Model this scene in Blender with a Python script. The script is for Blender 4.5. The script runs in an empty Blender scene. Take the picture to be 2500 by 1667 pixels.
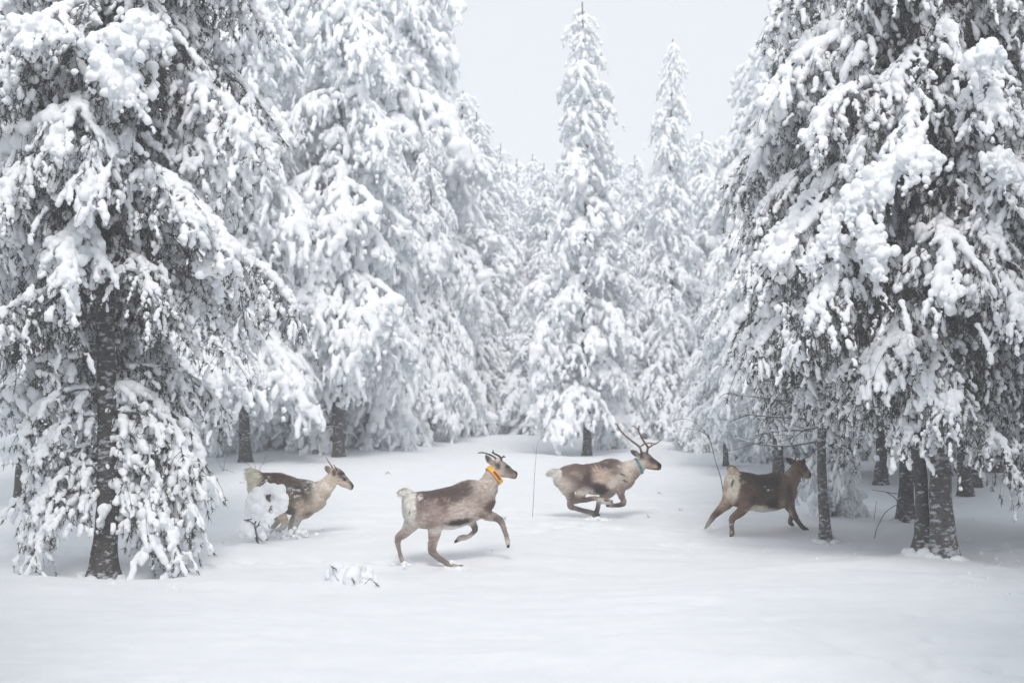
import bpy, bmesh, math, random
import numpy as np
from mathutils import Vector, Matrix
R = math.radians
sc = bpy.context.scene
col = sc.collection

# ------------------------------------------------------------------ camera
F = 4500.0                      # focal length in photo pixels (2500 wide)
CAMZ = 2.6
PITCH = math.atan((906 - 833.5) / F)
cam_d = bpy.data.cameras.new('camera')
cam_d.sensor_width = 36.0
cam_d.lens = 36.0 * F / 2500.0
cam_d.clip_end = 2000
cam_d.dof.use_dof = True
cam_d.dof.focus_distance = 26.0
cam_d.dof.aperture_fstop = 1.3
cam = bpy.data.objects.new('camera', cam_d)
col.objects.link(cam)
cam.location = (0, 0, CAMZ)
cam.rotation_euler = (math.pi / 2 + PITCH, 0, 0)
sc.camera = cam

# ------------------------------------------------------------------ world, sun, exposure
SUN_EL, SUN_AZ = 46.0, 176.0    # azimuth measured clockwise from +Y: behind the camera
w = bpy.data.worlds.new('World'); sc.world = w; w.use_nodes = True
nt = w.node_tree; nt.nodes.clear()
sky = nt.nodes.new('ShaderNodeTexSky'); sky.sky_type = 'NISHITA'; sky.sun_disc = False
sky.sun_elevation = R(SUN_EL); sky.sun_rotation = R(SUN_AZ)
hs = nt.nodes.new('ShaderNodeHueSaturation'); hs.inputs['Saturation'].default_value = 0.25
mx = nt.nodes.new('ShaderNodeMix'); mx.data_type = 'RGBA'
mx.inputs[0].default_value = 0.88                      # closed cloud cover over the clear sky
mx.inputs[7].default_value = (6.5, 6.8, 7.18, 1)
bg = nt.nodes.new('ShaderNodeBackground'); bg.inputs['Strength'].default_value = 0.1
wo = nt.nodes.new('ShaderNodeOutputWorld')
nt.links.new(sky.outputs[0], hs.inputs['Color'])
nt.links.new(hs.outputs[0], mx.inputs[6])
nt.links.new(mx.outputs[2], bg.inputs['Color'])
nt.links.new(bg.outputs[0], wo.inputs['Surface'])
w.cycles.sampling_method = 'NONE'
sun_d = bpy.data.lights.new('sun', 'SUN'); sun_d.energy = 1.35; sun_d.angle = R(18)
sun_d.color = (1.0, 0.97, 0.93)
sun = bpy.data.objects.new('sun', sun_d); col.objects.link(sun)
sd = Vector((math.sin(R(SUN_AZ)) * math.cos(R(SUN_EL)), math.cos(R(SUN_AZ)) * math.cos(R(SUN_EL)), math.sin(R(SUN_EL))))
sun.rotation_euler = sd.to_track_quat('Z', 'Y').to_euler()
sc.view_settings.view_transform = 'Standard'
sc.view_settings.look = 'None'
sc.view_settings.exposure = 0.44
sc.view_settings.gamma = 1.0
sc.render.engine = 'CYCLES'
cy = sc.cycles
cy.max_bounces = 11; cy.diffuse_bounces = 10; cy.glossy_bounces = 1; cy.transmission_bounces = 1
cy.volume_bounces = 2; cy.transparent_max_bounces = 4
cy.use_denoising = True; cy.use_adaptive_sampling = True; cy.adaptive_threshold = .03
try: cy.denoiser = 'OPENIMAGEDENOISE'
except Exception: pass
cy.caustics_reflective = False; cy.caustics_refractive = False

# ------------------------------------------------------------------ pixel <-> world
def ray(px, py):
    u = (px - 1250) / F; v = (833.5 - py) / F
    return np.array([u, math.cos(PITCH) - v * math.sin(PITCH), math.sin(PITCH) + v * math.cos(PITCH)])
def at(px, py, Y):
    d = ray(px, py); t = Y / d[1]
    return np.array([d[0] * t, Y, CAMZ + d[2] * t])
def proj(p):
    x, y, z = p[0], p[1], p[2] - CAMZ
    c, s = math.cos(PITCH), math.sin(PITCH)
    dep = y * c + z * s; up = -y * s + z * c
    return 1250 + F * x / dep, 833.5 - F * up / dep

# ------------------------------------------------------------------ noise
def _hash(ix, iy, iz, seed):
    h = (ix.astype(np.int64) * 374761393 + iy.astype(np.int64) * 668265263 + iz.astype(np.int64) * 2147483647 + seed * 1274126177) & 0xffffffff
    h = ((h ^ (h >> 13)) * 1274126177) & 0xffffffff
    h = (h ^ (h >> 16)) & 0xffffff
    return h / float(0xffffff) * 2 - 1
def vnoise(p, seed=0):
    p = np.asarray(p, float)
    i = np.floor(p); f = p - i; f = f * f * (3 - 2 * f)
    x, y, z = i[..., 0], i[..., 1], i[..., 2]
    def c(a, b, d): return _hash(x + a, y + b, z + d, seed)
    fx, fy, fz = f[..., 0], f[..., 1], f[..., 2]
    l = lambda a, b, t: a + (b - a) * t
    return l(l(l(c(0,0,0), c(1,0,0), fx), l(c(0,1,0), c(1,1,0), fx), fy),
             l(l(c(0,0,1), c(1,0,1), fx), l(c(0,1,1), c(1,1,1), fx), fy), fz)
def n2(x, y, s, seed):
    return vnoise(np.stack([x * s, y * s, np.zeros_like(x) + seed * 7.3], -1), seed)

# ------------------------------------------------------------------ ground height
PRO_Y = [-60, 0, 12, 24.6, 29, 34, 40, 50, 80, 250]
PRO_Z = [0.4, 0.0, 0, 0.0, .20, .42, .62, .72, .9, 2.5]
DENTS = []      # (x, y, rx, ry, depth)
def g(x, y):
    x = np.asarray(x, float); y = np.asarray(y, float)
    z = np.interp(y, PRO_Y, PRO_Z)
    z = z + 0.5 * (np.interp(y - 2, PRO_Y, PRO_Z) - z) * .5 + 0.25 * (np.interp(y + 2, PRO_Y, PRO_Z) - z)
    far = np.clip((y - 30) / 15, 0, 1)
    z = z + n2(x, y, .22, 3) * (.08 + .12 * far) + n2(x, y, .6, 5) * (.05 + .05 * far) + n2(x * .6, y * 1.6, 1.3, 6) * .018
    for (dx, dy, rx, ry, dep) in DENTS:
        q = ((x - dx) / rx) ** 2 + ((y - dy) / ry) ** 2
        z = z + dep * np.exp(-np.minimum(q, 30))
    return z
def gz(x, y): return float(g(np.array([x]), np.array([y]))[0])
def ground_hit(px, py, y0=10.0, y1=120.0):
    d = ray(px, py)
    Y = np.arange(y0, y1, .05); t = Y / d[1]
    z = CAMZ + d[2] * t; gg = g(d[0] * t, Y)
    k = np.where(z <= gg)[0]
    k = k[0] if len(k) else len(Y) - 1
    return float(d[0] * t[k]), float(Y[k])
# ------------------------------------------------------------------ materials
MATS = {}
def new_mat(name):
    m = bpy.data.materials.new(name); m.use_nodes = True
    n = m.node_tree; b = n.nodes['Principled BSDF']; MATS[name] = m
    return m, n, b
def N(n, t, **kw):
    x = n.nodes.new(t)
    for k, v in kw.items(): setattr(x, k, v)
    return x
def noise(n, scale, detail=3, rough=.55, vec=None):
    x = N(n, 'ShaderNodeTexNoise'); x.inputs['Scale'].default_value = scale
    x.inputs['Detail'].default_value = detail; x.inputs['Roughness'].default_value = rough
    if vec is not None: n.links.new(vec, x.inputs['Vector'])
    return x
def ramp(n, src, p0, p1, c0=(0,0,0,1), c1=(1,1,1,1)):
    r = N(n, 'ShaderNodeValToRGB'); e = r.color_ramp.elements
    e[0].position = p0; e[1].position = p1; e[0].color = c0; e[1].color = c1
    n.links.new(src, r.inputs[0]); return r
def bump(n, b, h, strength, dist):
    x = N(n, 'ShaderNodeBump'); x.inputs['Strength'].default_value = strength; x.inputs['Distance'].default_value = dist
    n.links.new(h, x.inputs['Height']); n.links.new(x.outputs[0], b.inputs['Normal'])

def mat_snow(name, scale, bs, bd, c0=(.89, .905, .925, 1), c1=(.935, .945, .96, 1)):
    m, n, b = new_mat(name)
    tc = N(n, 'ShaderNodeTexCoord')
    a = noise(n, scale, 4, .6, tc.outputs['Object'])
    r = ramp(n, a.outputs['Fac'], .3, .7, c0, c1)
    n.links.new(r.outputs[0], b.inputs['Base Color'])
    b.inputs['Roughness'].default_value = .75; b.inputs['Specular IOR Level'].default_value = 0
    c = noise(n, scale * 6, 3, .6, tc.outputs['Object'])
    bump(n, b, c.outputs['Fac'], bs, bd)
    return m
mat_snow('tree_snow', 6, .35, .02)
mat_snow('ground_snow', 2.5, .25, .02, (.79, .808, .832, 1), (.84, .853, .87, 1))
# bark with frost and wind-packed snow
def mat_bark(name, dark, mid, frost):
    m, n, b = new_mat(name)
    tc = N(n, 'ShaderNodeTexCoord'); mp = N(n, 'ShaderNodeMapping'); mp.inputs['Scale'].default_value = (7, 7, 16)
    n.links.new(tc.outputs['Object'], mp.inputs['Vector'])
    a = noise(n, 2.2, 4, .65, mp.outputs[0])
    r = ramp(n, a.outputs['Fac'], .35, .65, dark, mid)
    f = noise(n, 1.3, 4, .58, mp.outputs[0])
    big = noise(n, 1.4, 2, .5, tc.outputs['Object'])
    sm = N(n, 'ShaderNodeMath', operation='MULTIPLY_ADD'); n.links.new(big.outputs['Fac'], sm.inputs[0]); sm.inputs[1].default_value = .55; n.links.new(f.outputs['Fac'], sm.inputs[2])
    fr = ramp(n, sm.outputs[0], frost + .28, frost + .42)
    mixn = N(n, 'ShaderNodeMix', data_type='RGBA')
    n.links.new(fr.outputs[0], mixn.inputs[0]); n.links.new(r.outputs[0], mixn.inputs[6])
    mixn.inputs[7].default_value = (.46, .48, .51, 1)
    n.links.new(mixn.outputs[2], b.inputs['Base Color'])
    b.inputs['Roughness'].default_value = .9
    bump(n, b, f.outputs['Fac'], .9, .03)
    return m
mat_bark('bark', (.035, .030, .028, 1), (.10, .088, .080, 1), .53)
mat_bark('bark_frosted', (.05, .045, .043, 1), (.13, .118, .11, 1), .49)
m, n, b = new_mat('twig')
tc = N(n, 'ShaderNodeTexCoord'); a = noise(n, 14, 3, .6, tc.outputs['Object'])
r = ramp(n, a.outputs['Fac'], .42, .62, (.03, .027, .026, 1), (.26, .27, .29, 1))
n.links.new(r.outputs[0], b.inputs['Base Color']); b.inputs['Roughness'].default_value = .9
m, n, b = new_mat('twig_bare')
b.inputs['Base Color'].default_value = (.16, .155, .16, 1); b.inputs['Roughness'].default_value = .9
m, n, b = new_mat('needles')
tc = N(n, 'ShaderNodeTexCoord'); a = noise(n, 5, 3, .6, tc.outputs['Object'])
r = ramp(n, a.outputs['Fac'], .35, .72, (.014, .019, .015, 1), (.085, .083, .05, 1))
n.links.new(r.outputs[0], b.inputs['Base Color']); b.inputs['Roughness'].default_value = .8
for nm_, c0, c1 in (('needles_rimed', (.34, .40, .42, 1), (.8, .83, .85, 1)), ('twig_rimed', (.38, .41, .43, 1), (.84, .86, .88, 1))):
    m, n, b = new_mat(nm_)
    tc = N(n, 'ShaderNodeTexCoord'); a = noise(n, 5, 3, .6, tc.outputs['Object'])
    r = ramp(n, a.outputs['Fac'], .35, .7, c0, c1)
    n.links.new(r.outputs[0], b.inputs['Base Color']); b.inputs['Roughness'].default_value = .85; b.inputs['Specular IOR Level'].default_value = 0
m, n, b = new_mat('fur')
at_ = N(n, 'ShaderNodeAttribute'); at_.attribute_name = 'Col'
n.links.new(at_.outputs['Color'], b.inputs['Base Color']); b.inputs['Roughness'].default_value = .85
b.inputs['Specular IOR Level'].default_value = .15
def plain(name, c, rough=.6, spec=.4):
    m, n, b = new_mat(name); tc = N(n, 'ShaderNodeTexCoord')
    a = noise(n, 30, 3, .6, tc.outputs['Object'])
    r = ramp(n, a.outputs['Fac'], .2, .8, tuple(x * .8 for x in c) + (1,), tuple(min(1, x * 1.15) for x in c) + (1,))
    n.links.new(r.outputs[0], b.inputs['Base Color'])
    b.inputs['Roughness'].default_value = rough; b.inputs['Specular IOR Level'].default_value = spec
plain('antler', (.15, .078, .045), .6)
plain('antler_dark', (.085, .05, .04), .6)
plain('eye', (.012, .010, .009), .15, .6)
plain('collar_orange', (.95, .42, .02), .5)
plain('collar_patch', (.28, .04, .02), .6)
plain('collar_teal', (.01, .19, .27), .5)
plain('collar_teal_pale', (.12, .38, .45), .5)
plain('collar_leather', (.035, .025, .02), .6)

# ------------------------------------------------------------------ mesh helpers
def mesh_from(name, V, Fc, smooth=True):
    me = bpy.data.meshes.new(name)
    V = np.asarray(V, np.float32)
    if isinstance(Fc, np.ndarray):
        k = Fc.shape[1]; nf = len(Fc)
        me.vertices.add(len(V)); me.vertices.foreach_set('co', V.ravel())
        me.loops.add(nf * k); me.loops.foreach_set('vertex_index', Fc.astype(np.int32).ravel())
        me.polygons.add(nf); me.polygons.foreach_set('loop_start', np.arange(0, nf * k, k, dtype=np.int32))
        me.update(calc_edges=True)
    else:
        me.from_pydata([tuple(v) for v in V], [], Fc); me.update()
    if smooth: me.polygons.foreach_set('use_smooth', np.ones(len(me.polygons), bool))
    return me
def add(name, me, mat=None, parent=None, **props):
    o = bpy.data.objects.new(name, me); col.objects.link(o)
    if mat and me is not None and not me.materials: me.materials.append(MATS[mat])
    if parent is not None: o.parent = parent
    for k, v in props.items(): o[k] = v
    return o
def empty(name, loc, rz=0, **props):
    o = bpy.data.objects.new(name, None); col.objects.link(o); o.location = loc; o.rotation_euler = (0, 0, rz)
    o.empty_display_size = .2
    for k, v in props.items(): o[k] = v
    return o
def mesh_arrays(me):
    V = np.empty(len(me.vertices) * 3, np.float32); me.vertices.foreach_get('co', V)
    return V.reshape(-1, 3)
def tris_of(me):
    me.calc_loop_triangles()
    T = np.empty(len(me.loop_triangles) * 3, np.int32); me.loop_triangles.foreach_get('vertices', T)
    return T.reshape(-1, 3)
def tube(pts, rad, k=5, cap=True, flat=None):
    """rings along a polyline -> V, quads (as int array, degenerate-free caps by closing to a point)"""
    P = np.asarray(pts, float); rad = np.asarray(rad, float); nP = len(P)
    T = np.gradient(P, axis=0); T /= np.linalg.norm(T, axis=1)[:, None] + 1e-9
    ref = np.array([0, 0, 1.]) if abs(T[0][2]) < .9 else np.array([1., 0, 0])
    V = []
    a = np.linspace(0, 2 * math.pi, k, endpoint=False)
    u = np.cross(T[0], ref); u /= np.linalg.norm(u)
    for i in range(nP):
        u = u - T[i] * np.dot(u, T[i]); u /= np.linalg.norm(u) + 1e-9
        v = np.cross(T[i], u)
        r = rad[i]
        V.append(P[i] + r * (np.cos(a)[:, None] * u + np.sin(a)[:, None] * v))
    V = np.concatenate(V)
    i = np.arange(nP - 1)[:, None] * k; j = np.arange(k)[None]; j2 = (np.arange(k) + 1) % k
    Q = np.stack([i + j, i + j2[None], i + k + j2[None], i + k + j], -1).reshape(-1, 4)
    return V, Q
class MB:
    def __init__(s): s.V = []; s.Q = []; s.n = 0
    def add(s, V, Q): s.V.append(V); s.Q.append(np.asarray(Q) + s.n); s.n += len(V)
    def tube(s, pts, rad, k=5): s.add(*tube(pts, rad, k))
    def mesh(s, name, smooth=True):
        return mesh_from(name, np.concatenate(s.V), np.concatenate(s.Q), smooth)

# ------------------------------------------------------------------ snow: merge lumps into one skin (geometry nodes, baked)
def lump_group(voxel):
    ng = bpy.data.node_groups.new('lumps', 'GeometryNodeTree')
    ng.interface.new_socket('Geometry', in_out='INPUT', socket_type='NodeSocketGeometry')
    ng.interface.new_socket('Geometry', in_out='OUTPUT', socket_type='NodeSocketGeometry')
    gi = ng.nodes.new('NodeGroupInput'); go = ng.nodes.new('NodeGroupOutput')
    na = ng.nodes.new('GeometryNodeInputNamedAttribute'); na.data_type = 'FLOAT'; na.inputs[0].default_value = 'rad'
    mp = ng.nodes.new('GeometryNodeMeshToPoints')
    pv = ng.nodes.new('GeometryNodePointsToVolume'); pv.resolution_mode = 'VOXEL_SIZE'
    pv.inputs['Voxel Size'].default_value = voxel; pv.inputs['Density'].default_value = 1
    vm = ng.nodes.new('GeometryNodeVolumeToMesh'); vm.inputs['Threshold'].default_value = .1
    L = ng.links.new
    L(gi.outputs[0], mp.inputs['Mesh']); L(na.outputs[0], mp.inputs['Radius'])
    L(mp.outputs[0], pv.inputs['Points']); L(na.outputs[0], pv.inputs['Radius'])
    L(pv.outputs[0], vm.inputs['Volume']); L(vm.outputs[0], go.inputs[0])
    return ng
_groups = {}
def lumps_mesh(name, P, rad, voxel, wob=.012, seed=0):
    if voxel not in _groups: _groups[voxel] = lump_group(voxel)
    me = bpy.data.meshes.new('tmp')
    P = np.asarray(P, np.float32); me.vertices.add(len(P)); me.vertices.foreach_set('co', P.ravel())
    at = me.attributes.new('rad', 'FLOAT', 'POINT'); at.data.foreach_set('value', np.asarray(rad, np.float32))
    o = bpy.data.objects.new('tmp', me); col.objects.link(o)
    md = o.modifiers.new('g', 'NODES'); md.node_group = _groups[voxel]
    dg = bpy.context.evaluated_depsgraph_get()
    out = bpy.data.meshes.new_from_object(o.evaluated_get(dg), depsgraph=dg)
    bpy.data.objects.remove(o); bpy.data.meshes.remove(me)
    out.name = name
    V = mesh_arrays(out).astype(float)
    nrm = np.empty(len(out.vertices) * 3, np.float32); out.vertex_normals.foreach_get('vector', nrm); nrm = nrm.reshape(-1, 3)
    d = wob * (vnoise(V * 9, seed) + .6 * vnoise(V * 21, seed + 1) + 1.3 * vnoise(V * 4, seed + 2))
    V = V + nrm * d[:, None]
    out.vertices.foreach_set('co', V.astype(np.float32).ravel())
    out.polygons.foreach_set('use_smooth', np.ones(len(out.polygons), bool)); out.update()
    out.materials.clear()
    return out

# ------------------------------------------------------------------ boughs
def path(rng, p0, yaw, e0, e1, L, n, wig=.08, pw=1.3):
    pts = [np.array(p0, float)]; st = L / n
    for i in range(n):
        t = (i + .5) / n; e = e0 + (e1 - e0) * t ** pw
        yaw += rng.normal(0, wig)
        pts.append(pts[-1] + st * np.array([math.cos(yaw) * math.cos(e), math.sin(yaw) * math.cos(e), math.sin(e)]))
    return np.array(pts)
def resample(P, step):
    d = np.concatenate([[0], np.cumsum(np.linalg.norm(np.diff(P, axis=0), axis=1))])
    n = max(2, int(d[-1] / step) + 1); s = np.linspace(0, d[-1], n)
    return np.stack([np.interp(s, d, P[:, k]) for k in range(3)], 1), s / d[-1]
def lum(rng, n, per):
    k = max(2, int(n / per) + 2); a = rng.random(k)
    return np.interp(np.linspace(0, k - 1.001, n), np.arange(k), a)

def gen_bough(seed, L, e0=.15, e1=-.9, snow=1.0, hang=1.0, cover=.75, needle=1.0, pads=.25, tw=1.0, rs=1.0, strand=1.0, bare=.3, padr=1.0):
    """one drooping bough along +X: wood tubes, snow lumps, needle tufts; the part near the trunk carries little snow"""
    rng = np.random.default_rng(seed)
    wood, SP, SR, tufts = [], [], [], []
    P = path(rng, (0, 0, 0), 0, e0, e1, L, max(6, int(L / .12)), .11)
    wood.append((P, .012 + .014 * L, .006))
    Q, t = resample(P, .04)
    lm = lum(rng, len(Q), 5)
    r = (.03 + .05 * snow) * (.35 + 1.05 * lm) * (1 - .3 * t) * min(1, .5 + L / 2) * rs * np.clip(.35 + t / max(bare, .01) * .65, 0, 1)
    keep = lm > .15
    SP += list(Q[keep] + np.stack([rng.normal(0, .02, keep.sum()), rng.normal(0, .03, keep.sum()), r[keep] * .6], 1)); SR += list(r[keep])
    s = .1 * L + .08; side = 1
    while s < L * .99:
        inner = s / L < bare
        k = int(s / L * (len(P) - 1)); p = P[k]; d = P[min(k + 1, len(P) - 1)] - P[max(0, k - 1)]
        yaw0 = math.atan2(d[1], d[0]); el = math.asin(np.clip(d[2] / np.linalg.norm(d), -1, 1))
        l2 = min(1.0, (.22 + .40 * (L - s)) * rng.uniform(.5, 1.25)) * tw
        S2 = path(rng, p, yaw0 + side * rng.uniform(.4, 1.2), min(.3, el + rng.uniform(-.3, .3)), -rng.uniform(.9, 1.5) * hang, l2, 6, .16, 1.0)
        wood.append((S2, .009, .004))
        cov = cover * (.35 if inner else 1) * rng.uniform(.75, 1.25)
        q, t2 = resample(S2, .032); lm = lum(rng, len(q), 4)
        r2 = (.018 + .036 * snow) * (.35 + 1.2 * lm) * (1 - .2 * t2) * rs
        kp = lm > (1 - cov) * .85
        SP += list(q[kp] + np.stack([rng.normal(0, .014, kp.sum()), rng.normal(0, .014, kp.sum()), r2[kp] * .5], 1)); SR += list(r2[kp])
        if rng.random() < pads and not inner:
            c = q[int(len(q) * rng.uniform(.2, .8))]; ln_ = rng.uniform(.08, .3) * padr; ww = rng.uniform(.03, .08) * padr
            for _ in range(rng.integers(5, 11)):
                u = rng.random()
                rr = rng.uniform(.05, .10) * (.5 + .5 * snow) * rs * padr * (1 - .35 * u)
                SP.append(c + np.array([rng.normal(0, ww), rng.normal(0, ww), .05 - u * ln_])); SR.append(rr)
        n3 = max(2, int(l2 / .085))
        for j in range(n3):
            u = (j + rng.random()) / n3; c = q[min(len(q) - 1, int(u * len(q)))]
            l3 = rng.uniform(.09, .30) * tw * (strand if rng.random() < .5 else 1)
            S3 = path(rng, c, rng.uniform(-math.pi, math.pi), -rng.uniform(.2, .9), -rng.uniform(1.1, 1.55), l3, 4, .25, .7)
            wood.append((S3, .004, .0025))
            if rng.random() < cov:
                q3, t3 = resample(S3, .024); lm = lum(rng, len(q3), 3)
                r3 = (.012 + .027 * snow) * (.35 + 1.15 * lm) * (.7 + .5 * np.sin(t3 * 2.6)) * rs
                a0 = rng.uniform(0, .4); kp = (t3 >= a0) & (lm > .18)
                SP += list(q3[kp] + rng.normal(0, .008, (kp.sum(), 3))); SR += list(r3[kp])
            m = 1.4 if inner else 1
            if rng.random() < .75 * needle * m: tufts.append((S3[-1], S3[-1] - S3[-2]))
            if rng.random() < .5 * needle * m: tufts.append((S3[2], S3[2] - S3[1]))
            if inner and rng.random() < .6 * needle: tufts.append((S3[1], S3[1] - S3[0]))
        if rng.random() < needle: tufts.append((S2[-1], S2[-1] - S2[-2]))
        s += rng.uniform(.075, .135); side = -side
    return dict(wood=wood, SP=np.array(SP), SR=np.array(SR), tufts=tufts, P=P)

def needles_arrays(tufts, rng, k=9, ln=.075, wd=.0065):
    if not tufts: return np.zeros((0, 3)), np.zeros((0, 3), int)
    c = np.array([t[0] for t in tufts]); d = np.array([t[1] for t in tufts]); d /= np.linalg.norm(d, axis=1)[:, None] + 1e-9
    c = np.repeat(c, k, 0); d = np.repeat(d, k, 0); n = len(c)
    c = c - d * rng.uniform(-.01, .07, n)[:, None]
    v = d + rng.normal(0, .62, (n, 3)); v /= np.linalg.norm(v, axis=1)[:, None]
    L = ln * rng.uniform(.6, 1.15, n)
    u = np.cross(v, rng.normal(size=(n, 3))); u /= np.linalg.norm(u, axis=1)[:, None] + 1e-9
    V = np.stack([c - u * wd, c + u * wd, c + v * L[:, None]], 1).reshape(-1, 3)
    return V, np.arange(3 * n).reshape(-1, 3)

def bough_meshes(seed, voxel, nk=9, wk=4, minr=0.0, ln=.075, wd=.0065, **kw):
    bgh = gen_bough(seed, **kw); rng = np.random.default_rng(seed + 99)
    mb = MB()
    for (P, r0, r1) in bgh['wood']:
        if r0 < minr: continue
        mb.tube(P, np.linspace(r0, r1, len(P)), wk if r0 > .006 else 3)
    wood = mb.mesh('bough_wood')
    snow = lumps_mesh('bough_snow', bgh['SP'], bgh['SR'], voxel, .011, seed)
    V, T = needles_arrays(bgh['tufts'], rng, nk, ln, wd)
    need = mesh_from('bough_needles', V, T, False)
    wood.materials.append(MATS['twig']); snow.materials.append(MATS['tree_snow']); need.materials.append(MATS['needles'])
    return dict(wood=wood, snow=snow, needles=need, L=kw['L'], tip=bgh['P'][-1])
# ------------------------------------------------------------------ ground
LT = (*ground_hit(252, 1388), )                      # left pine foot
DENTS.append((LT[0] + .1, LT[1] - .25, 1.05, .65, -.15))
DENTS.append((LT[0] - .3, LT[1] - 1.2, 1.6, .45, .07))
RT = ground_hit(2275, 1352)
DENTS.append((RT[0] - .12, RT[1] - .30, .30, .26, .20))
DENTS.append((RT[0] + 1.4, RT[1] - .2, 1.2, .9, -.13))
for (px, py, s, dp) in [(2255, 1500, 1, .06), (2285, 1560, 1, .06), (2300, 1622, 1.4, .09), (2440, 1630, 1.8, .09), (2350, 1625, 1.2, .07), (2485, 1600, 1.5, .08),
                        (1905, 1370, .8, .05), (2112, 1379, .7, .05), (2440, 1385, 1.2, .06), (2480, 1330, 1.2, .06), (2410, 1370, 1, .05), (2380, 1410, 1, .05), (2460, 1420, 1, .05), (2420, 1340, 1, .05),
                        (1120, 1390, 1, .06), (985, 1376, 1, .05), (1440, 1283, 1.2, .08), (1420, 1276, 1, .05), (1780, 1310, 1, .06), (1350, 1290, 1, .06), (1300, 1300, 1, .05),
                        (900, 1395, 1, .05), (700, 1330, 1.2, .06), (560, 1330, 1.2, .06), (1700, 1320, 1, .05), (1620, 1330, 1, .05)]:
    x, y = ground_hit(px, py)
    DENTS.append((x, y, .085 * s, .13 * s, -dp * 1.7)); DENTS.append((x - .05, y - .26 * s, .14 * s, .10 * s, dp * .4))
x, y = ground_hit(862, 1425); DENTS.append((x, y + .05, .42, .45, .10))
trng = np.random.default_rng(3)
for (tx, ty, n_) in [(985, 1372, 7), (690, 1318, 4), (1440, 1280, 6), (1770, 1306, 6)]:      # hoof holes behind each animal
    x, y = ground_hit(tx, ty)
    for k in range(n_):
        x -= trng.uniform(.28, .6); yy = y + trng.choice([-.16, .14]) + trng.normal(0, .05)
        DENTS.append((x, yy, .11, .13, -.15)); DENTS.append((x + .16, yy - .05, .12, .12, .05)); DENTS.append((x - .05, yy - .24, .16, .10, .035))
for k in range(9):                                        # soft drifts
    x, y = trng.uniform(-6, 6), trng.uniform(16, 24); DENTS.append((x, y, trng.uniform(.5, 1.6), trng.uniform(.25, .6), trng.uniform(.03, .08)))
# old soft ski-like furrow, lower right
fx0, fy0 = ground_hit(1850, 1500); fx1, fy1 = ground_hit(2330, 1667)
for k in range(26):
    t = k / 25; DENTS.append((fx0 + (fx1 - fx0) * t, fy0 + (fy1 - fy0) * t, .16, .22, -.035 * min(1, .3 + t)))
def graded(lo, hi, step, far_lo, far_hi):
    a = list(np.arange(lo, hi + 1e-6, step))
    s = step; x = hi
    while x < far_hi: s *= 1.14; x += s; a.append(min(x, far_hi))
    s = step; x = lo
    while x > far_lo: s *= 1.14; x -= s; a.insert(0, max(x, far_lo))
    return np.array(a)
xs = graded(-9.5, 9.5, .06, -190, 190); ys = graded(14.5, 33, .07, -60, 240)
X, Y = np.meshgrid(xs, ys); Z = g(X, Y)
near = ((X > -10) & (X < 10) & (Y > 13) & (Y < 34))
Z = Z + near * (.012 * n2(X, Y * 1.7, 4, 11) * (.6 + .8 * n2(X, Y, .5, 14)) + .006 * n2(X, Y, 9, 12) + .02 * n2(X * .7, Y, 1.9, 13))
V = np.stack([X, Y, Z], -1).reshape(-1, 3); nx = len(xs)
i = (np.arange(len(ys) - 1)[:, None] * nx + np.arange(nx - 1)[None]).ravel()
Q = np.stack([i, i + 1, i + nx + 1, i + nx], 1)
add('snow_ground', mesh_from('snow_ground', V, Q), 'ground_snow', kind='structure')

# ------------------------------------------------------------------ bough libraries
LIB = {}
def lib(name, specs, voxel, **common):
    LIB[name] = [bough_meshes(1000 + hash_i(name) + k, voxel, **{**common, **s}) for k, s in enumerate(specs)]
def hash_i(s): return sum(ord(c) * 7 for c in s)
lib('heavy', [dict(L=2.5), dict(L=2.4, e1=-1.2), dict(L=2.1, e0=.05), dict(L=1.9, e1=-1.3, pads=.26), dict(L=1.6), dict(L=1.4, e1=-1.3), dict(L=1.1), dict(L=.85, e0=.4), dict(L=.55, e0=.6)],
    .024, snow=.72, cover=.61, pads=.20, needle=.95, tw=1.2, strand=1.9, e1=-1.05, padr=1.1, nk=12, bare=.4)
lib('fine', [dict(L=2.5), dict(L=2.3, e1=-1.2), dict(L=2.0), dict(L=1.7, e1=-1.2), dict(L=1.4), dict(L=1.0), dict(L=.7, e0=.5)],
    .02, snow=.31, cover=.55, pads=.08, needle=1.1, tw=1.3, nk=11, strand=2.0, e1=-1.0, bare=.35)
lib('medium', [dict(L=2.5), dict(L=2.2, e1=-1.25), dict(L=1.9), dict(L=1.6, e1=-1.25), dict(L=1.3), dict(L=.9), dict(L=.6, e0=.5)],
    .023, snow=.53, cover=.6, pads=.14, needle=1.05, tw=1.25, strand=1.9, e1=-1.05, nk=12, bare=.4)
lib('curtain', [dict(L=1.6), dict(L=1.4), dict(L=1.2, e0=0), dict(L=1.0), dict(L=1.5, e0=.1)],
    .022, snow=.6, cover=.62, pads=.2, needle=1.0, tw=.85, strand=1.9, e0=-.1, e1=-1.75, padr=.85, nk=11, bare=.15)
lib('far', [dict(L=2.1, e1=-1.4), dict(L=1.8), dict(L=1.6, e1=-1.45), dict(L=1.3), dict(L=1.0, e1=-1.1), dict(L=.7, e0=.3), dict(L=.45, e0=.6)],
    .045, snow=.95, cover=.78, pads=.2, needle=.42, tw=1.25, rs=1.1, wk=3, minr=.005, nk=5, ln=.1, wd=.011, strand=1.8, e1=-1.2, padr=1.3, bare=.15)
lib('farlight', [dict(L=1.9, e1=-1.4), dict(L=1.6), dict(L=1.3, e1=-1.45), dict(L=.9), dict(L=.5, e0=.5)],
    .045, snow=.8, cover=.75, pads=.16, needle=.48, tw=1.3, rs=1.1, wk=3, minr=.005, nk=5, ln=.1, wd=.011, strand=1.9, e1=-1.25, padr=1.2, bare=.15)

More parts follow.
